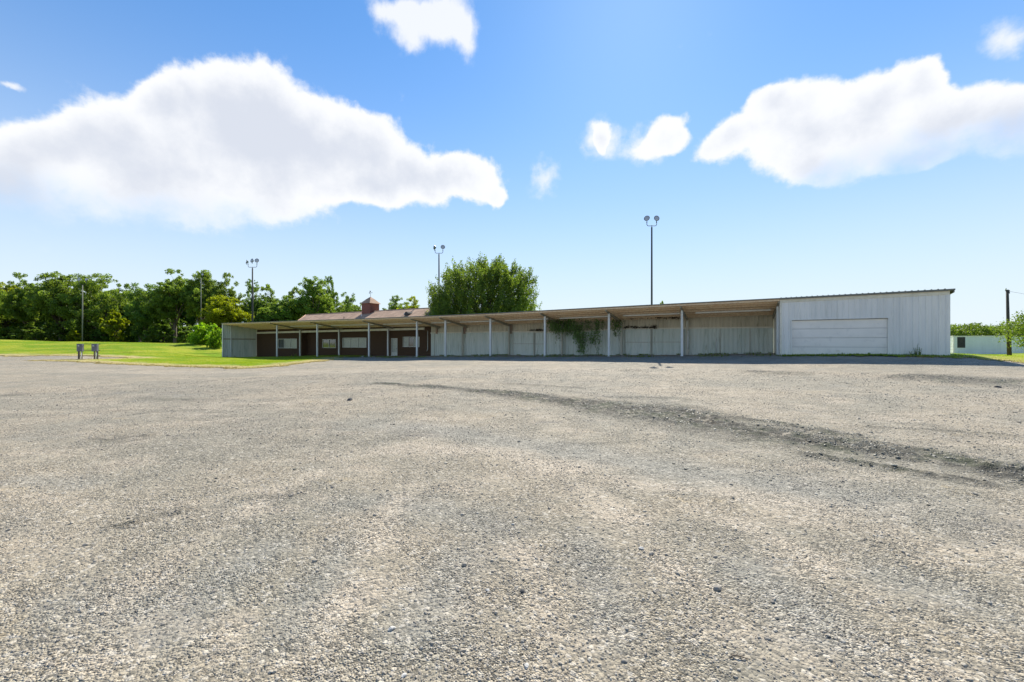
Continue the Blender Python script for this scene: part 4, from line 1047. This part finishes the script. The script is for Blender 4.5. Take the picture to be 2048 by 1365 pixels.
GW = 'trees of the wood behind the lawn'
front = [
 ('c', -50, 560, 150, 100, 'oak', 'dense green oak cut off by the left edge of the photo'),
 ('a', 12, 567, 100, 108, 'yellow_leaf', 'yellow-green oak at the far left of the wood'),
 ('b', 62, 551, 90, 104, 'oak', 'rounded green oak between the yellow-green one and the tall broad one'),
 ('a', 122, 546, 120, 102, 'oak', 'tall broad oak left of the thin pale floodlight pole'),
 ('c', 190, 551, 130, 103, 'oak', 'broad oak just right of the thin pale floodlight pole'),
 ('b', 238, 572, 90, 110, 'oak_deep', 'dark oak in the dip behind the tiny rusty shed'),
 ('c', 292, 570, 110, 100, 'oak_deep', 'dark rounded oak left of the tallest oaks'),
 ('b', 350, 540, 105, 98, 'oak', 'tallest oak of the wood with a ragged leaning top'),
 ('a', 400, 542, 100, 100, 'oak', 'second tall oak right beside the tallest one'),
 ('b', 436, 548, 80, 99, 'oak', 'slender tall oak with a gap of sky at its left'),
 ('a', 452, 592, 110, 92, 'yellow_leaf', 'lower yellowish oak above the bright bush by the shed'),
 ('e', 508, 551, 62, 100, 'oak_deep', 'open airy oak standing right behind the three-headed floodlight'),
 ('d', 537, 568, 70, 104, 'oak', 'thin loose oak right of the three-headed floodlight'),
 ('b', 560, 592, 95, 96, 'oak', 'low leafy oak behind the left end of the red roof'),
 ('d', 590, 573, 80, 102, 'oak', 'loose oak with bare twigs on top left of the broad green one'),
 ('a', 628, 557, 100, 100, 'oak', 'broad green oak above the left end of the red roof'),
 ('d', 660, 551, 60, 106, 'oak_deep', 'small dark-topped oak right behind the broad green one'),
 ('e', 700, 578, 62, 98, 'oak_deep', 'sparse oak with sky showing through left of the cupola'),
 ('e', 735, 596, 50, 100, 'yellow_leaf', 'sparse yellowish oak directly behind the cupola'),
 ('d', 792, 590, 66, 102, 'oak', 'green oak above the red roof right of the cupola'),
 ('c', 700, 612, 110, 112, 'oak', 'low broad tree filling the gap behind the red roof left of the cupola'),
 ('c', 800, 606, 110, 112, 'oak', 'low broad tree behind the red roof between the cupola and the elm'),
 ('d', 826, 592, 66, 100, 'yellow_leaf', 'yellow-green oak touching the left side of the large elm'),
]
for k_, px, yt, wp, Y, lf, lb in front: tree_px(k_, px, yt, wp, Y, lf, lb)
g_ = random.Random(5)
# trees deeper in the wood
for px, yt, wp, Y in ((-20,585,120,122),(45,575,120,120),(100,570,120,118),(160,568,130,119),(215,585,120,124),(270,588,120,122),(325,570,120,118),(380,562,120,118),(430,580,110,120),
                      (475,600,110,118),(525,605,110,120),(575,600,110,118),(645,592,110,120),(690,605,90,118)):
    tree_px(g_.choice('abc'), px, yt, wp, Y, g_.choice(['oak', 'oak_deep']), 'green tree deep in the wood behind its front row', group='trees deep in the wood')
# understory along the edge of the lawn
und = [(10,655,90,103,'oak_deep','dark bush at the far left under the wood'),(62,650,80,103,'oak_deep','dark bush between the first two trunks of the wood'),
 (75,664,46,99,'oak','low pale green bush sticking out of the dark wood edge'),(118,650,70,102,'oak_deep','tall shaded bush left of the thin floodlight pole'),
 (165,645,70,101,'oak','leafy bush at the foot of the thin floodlight pole'),(205,655,60,102,'oak_deep','shaded bush left of the yellow-green sapling'),
 (232,622,76,99,'yellow_leaf','round yellow-green sapling in front of the dark oaks'),(285,650,60,100,'oak_deep','dark bush just right of the tiny rusty shed'),
 (325,640,80,100,'oak_deep','large dark bush under the tallest oaks'),(365,652,70,101,'oak_deep','dark bush beside the bright green bush'),(150,660,40,98,'yellow_leaf','small yellowish bush before the broad oaks'),
 (470,612,90,97,'oak','tall bush behind the left end of the shed roof'),(525,622,80,95,'oak_deep','dark bush behind the shed roof under the open oak'),(575,625,80,95,'oak','green bush left of the red roof')]
for px, yt, wp, Y, lf, lb in und: tree_px('s', px, yt, wp, Y, lf, lb, 'bush', 'bush', 'bushes along the edge of the wood')
tree_px('f', 408, 642, 80, 79, 'bright_leaf', 'bright green feathery bush beside the left end of the shed', 'bush', 'bush', 'bushes along the edge of the wood', 1.0)
tree_px('f', 434, 652, 46, 76, 'bright_leaf', 'smaller bright green bush touching the end wall of the shed', 'bush', 'bush', 'bushes along the edge of the wood', 2.3)

def undergrowth():
    g = np.random.default_rng(51); V = []; S = []
    for i in range(330):
        Y = g.uniform(108, 128); px = g.uniform(-160, 900); X = P(px, 0, Y)[0]; zg_ = g1(X, Y)-.3
        top_ = g.uniform(3.5, 9.0)*(1 if px < 640 else .75); rad = g.uniform(1.8, 3.4); n = 420
        d = g.normal(size=(n, 3)); d /= np.linalg.norm(d, axis=1)[:, None]; rr = g.uniform(.6, 1.1, n)[:, None]
        cen = np.array([X, Y, zg_+top_/2])+d*rr*np.array([rad, rad, top_/2])
        V.append(leaf_quads(cen, d, .30, g)); S.append(np.repeat(np.clip(g.normal(.4, .2)+g.normal(0, .15, n), 0, 1), 4))
    V = np.vstack(V); me = mesh_np('undergrowth', V, np.arange(len(V)).reshape(-1, 4), False, {'shade': np.concatenate(S)}); me.materials.append(M['oak_deep'])
    tag(link(bpy.data.objects.new('undergrowth', me)), 'dense shaded undergrowth between the trunks deep in the wood', 'undergrowth', kind='stuff')
undergrowth()

# the large elm behind the shed -------------------------------------------------
def big_elm():
    g = np.random.default_rng(21); Y = 59.0
    X0 = P(968, 0, Y)[0]; zb = g1(X0, Y)
    rt = empty('elm_tree', (X0, Y, zb)); tag(rt, 'large bushy elm with upright shoots rising over the shed roof', 'tree')
    # lobes given by where their tops stand against the sky (px, py, radius px)
    L = [(893,590,36),(880,612,30),(905,560,30),(930,553,32),(962,548,30),(985,560,34),(1005,540,22),(1020,555,30),(1045,575,28),(1060,600,26),(1030,600,34),(990,600,38),(950,595,40),(915,610,36),(1055,560,20),
         (1040,620,30),(880,630,26),(1000,632,40),(940,632,40),(968,536,15),(1003,532,13),(1035,548,16),(905,545,14),(872,600,16),(868,580,10),(872,622,20),(866,632,18),(880,640,24),(1062,628,22)]
    tr = MB(); tr.tube([(0, 0, -.2), (.1, 0, 3), (.2, 0, 5.5)], [.55, .42, .3], 12)
    cl = []; cr = []
    for px, py, r in L:
        for dy in (-4.2, 0, 3.6):
            if r < 20 and dy > 0: continue
            c = np.array([P(px, 0, Y)[0]-X0, dy*(1 if r > 20 else .4)+g.normal()*.4, P(0, py, Y)[2]-zb]); rad = r/F*Y*(1 if abs(dy) < 1 else .85)
            c[0] *= (1 if abs(dy) < 1 else .82)
            c[2] -= 0 if abs(dy) < 1 else 1.0
            if c[2] < 3: continue
            tr.tube([(.1, 0, g.uniform(2.2, 5)), tuple(c*np.array([.5, .5, .62])+np.array([0, 0, .5])), tuple(c)], [.16, .09, .03], 6)
            m = int(26*(rad/2.2)**2)+8
            d = g.normal(size=(m, 3)); d /= np.linalg.norm(d, axis=1)[:, None]
            cl.append(c+d*rad*g.uniform(.35, 1.0, m)[:, None]*np.array([1, 1, 1.05])); cr.append(g.uniform(.30, .62, m))
    cl = np.vstack(cl); cr = np.concatenate(cr)
    ok = cl[:, 2] > 3.0; cl = cl[ok]; cr = cr[ok]
    sc = np.clip(g.normal(.45, .24, len(cl)), 0, 1)
    per = (46*(cr/.45)**2).astype(int)+4; idx = np.repeat(np.arange(len(cl)), per); n = len(idx)
    q = g.normal(size=(n, 3)); q /= np.linalg.norm(q, axis=1)[:, None]; q *= (g.random(n)**.5)[:, None]
    # shoots point up and outward
    out = cl/np.linalg.norm(cl-np.array([0, 0, 4]), axis=1)[:, None]
    ax = np.array([0, 0, 1.])+.55*np.stack([out[:, 0], out[:, 1]*.5, 0*out[:, 0]], -1); ax /= np.linalg.norm(ax, axis=1)[:, None]
    t = (q*ax[idx]).sum(1)[:, None]
    cen = cl[idx]+(q*.62+ax[idx]*t*1.1)*cr[idx][:, None]*1.15
    V = leaf_quads(cen, ax[idx]*1.2, .12, g, up=.3)
    me = mesh_np('crown', V, np.arange(len(V)).reshape(-1, 4), False, {'shade': np.repeat(np.clip(sc[idx]+g.normal(0, .15, n), 0, 1), 4)}); me.materials.append(M['elm'])
    o = link(bpy.data.objects.new('crown', me)); o.parent = rt
    tr.build('trunk', M['bark'], rt)
big_elm()
tree_px('d', 1325, 601, 30, 95, 'oak', 'treetop just peeping over the shed roof right of the tall floodlight pole', 'tree', 'tree', None)

# tree at the right edge: low leafy boughs reaching into the frame
def edge_tree():
    g = np.random.default_rng(31); Y = 34.0; X0 = P(2096, 0, Y)[0]; zb = g1(X0, Y)
    rt = empty('edge_tree', (X0, Y, zb-.1)); tag(rt, 'dark leafy tree reaching in from the right edge beside the utility pole', 'tree')
    tr = MB(); tr.tube([(0, 0, 0), (.05, 0, 1.2), (-.1, 0, 3.2)], [.2, .15, .05], 9)
    cl = []
    for i in range(170):
        d = g.normal(size=3); d /= np.linalg.norm(d); r = g.uniform(.35, 1)
        c = np.array([d[0]*3.0*r, d[1]*2.4*r, 2.55+d[2]*1.75*r]); 
        if c[2] < .85: continue
        cl.append(c)
        if i % 4 == 0: tr.tube([(0, 0, min(c[2]*.7, 2.6)), tuple(c*np.array([.55, .55, .9])), tuple(c)], [.05, .03, .012], 5)
    cl = np.array(cl); idx = np.repeat(np.arange(len(cl)), 60); n = len(idx)
    q = g.normal(size=(n, 3))*.24; cen = cl[idx]+q*np.array([1.3, 1.3, .8])
    V = leaf_quads(cen, cl[idx]*.3-np.array([0, 0, .6]), .085, g)
    sc = np.clip(g.normal(.5, .25, len(cl)), 0, 1)
    me = mesh_np('crown', V, np.arange(len(V)).reshape(-1, 4), False, {'shade': np.repeat(np.clip(sc[idx]+g.normal(0, .12, n), 0, 1), 4)}); me.materials.append(M['elm'])
    o = link(bpy.data.objects.new('crown', me)); o.parent = rt; tr.build('trunk', M['bark'], rt)
edge_tree()

# far wooded rise on the right ---------------------------------------------------
def far_wood():
    g = np.random.default_rng(41); V = []; S = []
    for i in range(230):
        Y = g.uniform(150, 260); px = g.uniform(1840, 2200); X, _, z = P(px, g.uniform(650, 672) - (8 if g.random() < .3 else 0), Y)
        zt = P(px, np.interp(px, [1880, 1900, 1925, 1960, 1975, 2000, 2100], [652, 649, 645, 646, 650, 646, 640])+g.uniform(0, 4), Y)[2]
        top_ = min(zt, H+ (Y-150)*.03+g.uniform(4.5, 8)); rad = g.uniform(2.6, 4.6)
        gz0 = g1(X, Y); n = 900
        d = g.normal(size=(n, 3)); d /= np.linalg.norm(d, axis=1)[:, None]; rr = g.uniform(.75, 1.05, n)[:, None]
        lump = 1+.18*np.sin(d[:, :1]*7+i)*np.cos(d[:, 2:]*6+i*2)
        hz = (top_-gz0)/2
        cen = np.array([X, Y, gz0+hz])+d*rr*lump*np.array([rad, rad, hz])
        V.append(leaf_quads(cen, d, .36, g)); S.append(np.repeat(np.clip(g.normal(.5, .2)+g.normal(0, .15, n), 0, 1), 4))
    V = np.vstack(V); me = mesh_np('distant_wood', V, np.arange(len(V)).reshape(-1, 4), False, {'shade': np.concatenate(S)}); me.materials.append(M['far_leaf'])
    tag(link(bpy.data.objects.new('distant_wood', me)), 'distant green wood on the rise behind the white trailers', 'wood', kind='stuff')
M['far_leaf'] = leaf_mat('far_leaves', (.045,.085,.012), (.11,.17,.02), (.26,.38,.03), .42)
far_wood()

# vines under the shed roof ---------------------------------------------------
def vine(name, strands, leaf, label, seed, size=.075, dens=46, r=.19):
    """strands: (px, ytop, ybot, v, weight)"""
    g = np.random.default_rng(seed); X0, Y0 = W(u_of(strands[0][0], strands[0][3]), strands[0][3]); z0 = zg(u_of(strands[0][0], VB), VB)
    rt = empty(name, (X0, Y0, z0)); tag(rt, label, 'vine'); st = MB(); cen = []; nr = []
    for px, yt, yb, v, wt_ in strands:
        u = u_of(px, v); X, Y = W(u, v); za, zb_ = P(0, yt, Y)[2]-z0, P(0, yb, Y)[2]-z0
        pts = []; off = np.array([0., 0.])
        for k in range(7):
            off = off+g.normal(size=2)*.07; pts.append((X-X0+off[0], Y-Y0+off[1]*.5, za+(zb_-za)*k/6))
        st.tube(pts, .012, 5)
        n = max(6, int(dens*wt_*abs(za-zb_))); t = g.random(n)*6
        i = np.minimum(t.astype(int), 5); f = (t-i)[:, None]; pa = np.array(pts); c = pa[i]*(1-f)+pa[i+1]*f
        taper = (1.15-.75*t/6)[:, None]
        cen.append(c+g.normal(size=(n, 3))*r*wt_**.5*taper*np.array([1.2, .6, .8]))
    cen = np.vstack(cen); V = leaf_quads(cen, np.zeros_like(cen), size, g, droop=.8)
    me = mesh_np('leaves', V, np.arange(len(V)).reshape(-1, 4), False, {'shade': np.repeat(g.random(len(cen)), 4)}); me.materials.append(M[leaf])
    o = link(bpy.data.objects.new('leaves', me)); o.parent = rt; st.build('stem', M['bark'], rt)
def S_(x0, x1, n, yt, yb, jb, v0, v1, w, seed):
    g = random.Random(seed); return [(g.uniform(x0, x1), yt+g.uniform(-1, 2), yb+g.uniform(-jb, jb*.4), g.uniform(v0, v1), w*g.uniform(.6, 1.3)) for _ in range(n)]
st_ = S_(1096, 1112, 14, 640, 662, 12, 37.5, 39.6, .8, 1)+S_(1104, 1150, 34, 639, 668, 9, 37.6, 39.7, 1.0, 2)+S_(1112, 1122, 3, 655, 682, 5, 38.2, 39, .35, 3)
st_ += S_(1148, 1174, 14, 650, 686, 9, 38, 39.5, .8, 4)+S_(1156, 1168, 10, 668, 707, 5, 38, 39, .9, 5)+S_(1165, 1208, 20, 640, 664, 12, 38.2, 39.7, .6, 6)
st_ += S_(1183, 1201, 9, 665, 688, 7, 38.2, 39.2, .9, 7)+[(1200, 680, 708, 38.6, .5), (1190, 684, 703, 38.6, .25), (1176, 690, 706, 38.8, .25), (1116, 665, 688, 38.5, .3)]
vine('climbing_vine', st_, 'vine', 'thick green vine hanging down the shed wall between two white posts', 1)
vine('climbing_vine', S_(1224, 1250, 12, 640, 658, 6, 38.4, 39.7, .6, 11)+S_(1228, 1234, 5, 655, 672, 4, 38.4, 39.2, .8, 12), 'vine', 'smaller vine tuft with a short hanging tail just right of the white post', 2)
vine('climbing_vine', S_(1252, 1365, 44, 633.5, 638, 2, 39.3, 39.8, .55, 13), 'dry_vine', 'dry vine creeping along the top of the shed wall above the sliding doors', 3, .06, 90, .12)
vine('dead_vine', S_(1058, 1112, 22, 659.5, 662, 1, 39.6, 39.85, .8, 14), 'dry_vine', 'dark dead vine lying on the door rail left of the thick green vine', 4, .05, 260, .09)
vine('dead_vine', S_(1250, 1312, 26, 653.5, 656.5, 1.5, 39.6, 39.85, .9, 15), 'dry_vine', 'dark dead vine lying on the door rail over the right-hand sliding doors', 5, .05, 260, .09)

# ------------------------------------------------------------------ sky, sun
SAZ, SEL = 17.2, 41.0
KS = 6.2
w = bpy.data.worlds.new('World'); scene.world = w; w.use_nodes = True; nt = w.node_tree
bg = nt.nodes['Background']
sky = N(nt, 'ShaderNodeTexSky'); sky.sky_type = 'NISHITA'; sky.sun_disc = False
sky.sun_elevation = R(SEL); sky.sun_rotation = R(SAZ); sky.air_density = 1.0; sky.dust_density = .15; sky.ozone_density = 2.5; sky.altitude = 200
geo = N(nt, 'ShaderNodeTexCoord').outputs['Generated']
sp = N(nt, 'ShaderNodeSeparateXYZ'); nt.links.new(geo, sp.inputs[0])
az = mth(nt, 'ARCTAN2', sp.outputs[0], sp.outputs[1]); el = mth(nt, 'ARCSINE', sp.outputs[2])
def azel(px, py):
    x = (px-CX)/F; z = (HY-py)/F; return math.atan2(x, 1), math.atan2(z, math.hypot(x, 1))
cb = N(nt, 'ShaderNodeCombineXYZ'); nt.links.new(az, cb.inputs[0]); nt.links.new(el, cb.inputs[1])
wn = N(nt, 'ShaderNodeTexNoise'); wn.inputs['Scale'].default_value = 5.5; wn.inputs['Detail'].default_value = 8; wn.inputs['Roughness'].default_value = .56; nt.links.new(cb.outputs[0], wn.inputs['Vector'])
v_ = N(nt, 'ShaderNodeVectorMath', operation='SUBTRACT'); nt.links.new(wn.outputs['Color'], v_.inputs[0]); v_.inputs[1].default_value = (.5, .5, .5)
v2 = N(nt, 'ShaderNodeVectorMath', operation='SCALE'); nt.links.new(v_.outputs[0], v2.inputs[0]); v2.inputs['Scale'].default_value = .085
v3 = N(nt, 'ShaderNodeVectorMath', operation='ADD'); nt.links.new(cb.outputs[0], v3.inputs[0]); nt.links.new(v2.outputs[0], v3.inputs[1])
puffs = [ # px, py, rx px, ry px
 (422,172,52,52),(430,230,90,60),(512,180,48,48),(520,240,80,60),(590,225,66,66),(352,178,36,44),(318,210,30,34),(130,268,66,50),(215,268,66,54),(75,295,70,50),(10,350,80,70),(300,300,120,80),(430,300,150,90),(560,310,130,80),(665,265,60,70),(730,270,52,58),(780,310,58,60),
 (690,340,120,60),(860,345,52,42),(925,340,46,36),(960,375,44,30),(1000,398,20,14),(830,370,80,40),(180,370,170,70),(0,400,150,70),(370,390,170,60),(590,405,80,48),(-150,330,130,80),(740,385,60,28),
 (1795,158,56,38),(1845,150,34,34),(1735,185,52,42),(1590,195,50,34),(1535,200,36,30),(1640,230,80,44),(1490,258,56,34),(1440,295,52,28),(1570,290,100,54),(1680,300,110,62),(1640,350,60,30),(1780,260,110,62),
 (1870,215,52,40),(1960,195,50,40),(2040,205,52,44),(1930,255,90,48),(2050,250,90,50),(1830,310,60,22),(2150,220,90,70),(1330,255,34,26),(1295,290,36,24),(1350,285,24,20),(1205,255,22,28),(1208,285,16,20)]
wisps = [(800,12,60,26),(850,35,60,36),(905,25,46,50),(820,80,34,34),(930,70,20,36),(1088,350,30,42),(2020,85,46,34),(10,150,30,7),(1200,270,34,44),(1290,285,60,36)]
def field(lst, pw, k, scale_noise):
    tot = None
    for px, py, rx, ry in lst:
        a, e = azel(px, py)
        sx = rx/F*math.cos(a)**2; sy = ry/F*math.cos(e)**2*math.cos(a)
        d = N(nt, 'ShaderNodeVectorMath', operation='SUBTRACT'); nt.links.new(v3.outputs[0], d.inputs[0]); d.inputs[1].default_value = (a, e, 0)
        q = N(nt, 'ShaderNodeVectorMath', operation='MULTIPLY'); nt.links.new(d.outputs[0], q.inputs[0]); q.inputs[1].default_value = (1/sx, 1/sy, 0)
        dt = N(nt, 'ShaderNodeVectorMath', operation='DOT_PRODUCT'); nt.links.new(q.outputs[0], dt.inputs[0]); nt.links.new(q.outputs[0], dt.inputs[1])
        ex = mth(nt, 'EXPONENT', mth(nt, 'MULTIPLY', mth(nt, 'POWER', dt.outputs['Value'], pw), -k))
        tot = mth(nt, 'ADD', ex, tot if tot is not None else 0.0)
    return tot
tot = field(puffs, 1.5, .75, 0); tw_ = field(wisps, 1.0, .9, 0)
n2 = noise(nt, cb.outputs[0], 16, 10, .60)
n4 = noise(nt, cb.outputs[0], 45, 8, .62)
fld = mth(nt, 'ADD', mth(nt, 'ADD', tot, mth(nt, 'MULTIPLY', mth(nt, 'SUBTRACT', n2, .5), 1.2)), mth(nt, 'MULTIPLY', mth(nt, 'SUBTRACT', n4, .5), .6))
crisp = sstep(nt, fld, .26, .86)
elb = mth(nt, 'SUBTRACT', el, mth(nt, 'MULTIPLY_ADD', az, .05, .225))
base_ = sstep(nt, mth(nt, 'ADD', elb, mth(nt, 'MULTIPLY', mth(nt, 'SUBTRACT', n2, .5), .10)), .0, .10)
wf = mth(nt, 'MULTIPLY', sstep(nt, mth(nt, 'ADD', tw_, mth(nt, 'MULTIPLY', mth(nt, 'SUBTRACT', n2, .5), 1.7)), .25, 1.15), .9)
mask = mth(nt, 'MAXIMUM', mth(nt, 'MULTIPLY', crisp, base_), wf)
n3 = noise(nt, cb.outputs[0], 8, 8, .62)
core = sstep(nt, mth(nt, 'ADD', tot, mth(nt, 'MULTIPLY', mth(nt, 'SUBTRACT', n3, .5), 3.4)), .9, 2.9)
ccol = mixc(nt, core, (5.15,5.2,5.3), (3.75,3.95,4.4))
# film-like shoulder on the sky's brightness, hue kept
lum = N(nt, 'ShaderNodeVectorMath', operation='DOT_PRODUCT'); nt.links.new(sky.outputs[0], lum.inputs[0]); lum.inputs[1].default_value = (.25, .65, .10)
shd = mth(nt, 'DIVIDE', 1.0, mth(nt, 'POWER', mth(nt, 'ADD', 1.0, mth(nt, 'POWER', mth(nt, 'DIVIDE', lum.outputs['Value'], KS), 1.6)), .625))
skc = N(nt, 'ShaderNodeVectorMath', operation='SCALE'); nt.links.new(sky.outputs[0], skc.inputs[0]); nt.links.new(shd, skc.inputs['Scale'])
hsv = N(nt, 'ShaderNodeHueSaturation'); nt.links.new(skc.outputs[0], hsv.inputs['Color']); hsv.inputs['Saturation'].default_value = 1.12; hsv.inputs['Value'].default_value = 1.0; hsv.inputs['Hue'].default_value = .497
tint = mixc(nt, 1.0, hsv.outputs[0], (.66, .93, 1.10), 'MULTIPLY')
elc = mth(nt, 'MAXIMUM', el, 0.0)
pale = mth(nt, 'MULTIPLY', mth(nt, 'EXPONENT', mth(nt, 'MULTIPLY', mth(nt, 'POWER', mth(nt, 'MULTIPLY', elc, 3.2), 1.6), -1.0)), .95)
skyc = mixc(nt, pale, tint, (4.35, 4.8, 5.15))
mixed = mixc(nt, mth(nt, 'MULTIPLY', mask, .97), skyc, ccol)
nt.links.new(mixed, bg.inputs['Color']); bg.inputs['Strength'].default_value = .12
w.cycles.sampling_method = 'MANUAL'; w.cycles.sample_map_resolution = 1024

sd = bpy.data.lights.new('sun', 'SUN'); sd.energy = 5.0; sd.angle = R(.53); sd.color = (1, .95, .83)
so_ = link(bpy.data.objects.new('sun', sd))
dvec = Vector((math.sin(R(SAZ))*math.cos(R(SEL)), math.cos(R(SAZ))*math.cos(R(SEL)), math.sin(R(SEL))))
so_.rotation_euler = dvec.to_track_quat('Z', 'Y').to_euler(); so_.location = (20, 60, 60)

cam = bpy.data.cameras.new('camera'); co = link(bpy.data.objects.new('camera', cam)); co.location = (0, 0, H)
co.rotation_euler = (R(90), 0, 0); cam.sensor_width = 36; cam.lens = 36*F/2048; cam.shift_y = (HY-682.5)/2048
cam.clip_end = 6000; cam.clip_start = .05; scene.camera = co
scene.render.resolution_x = 1024; scene.render.resolution_y = 682
scene.view_settings.view_transform = 'Standard'; scene.view_settings.look = 'None'; scene.view_settings.gamma = 1
scene.view_settings.exposure = .72
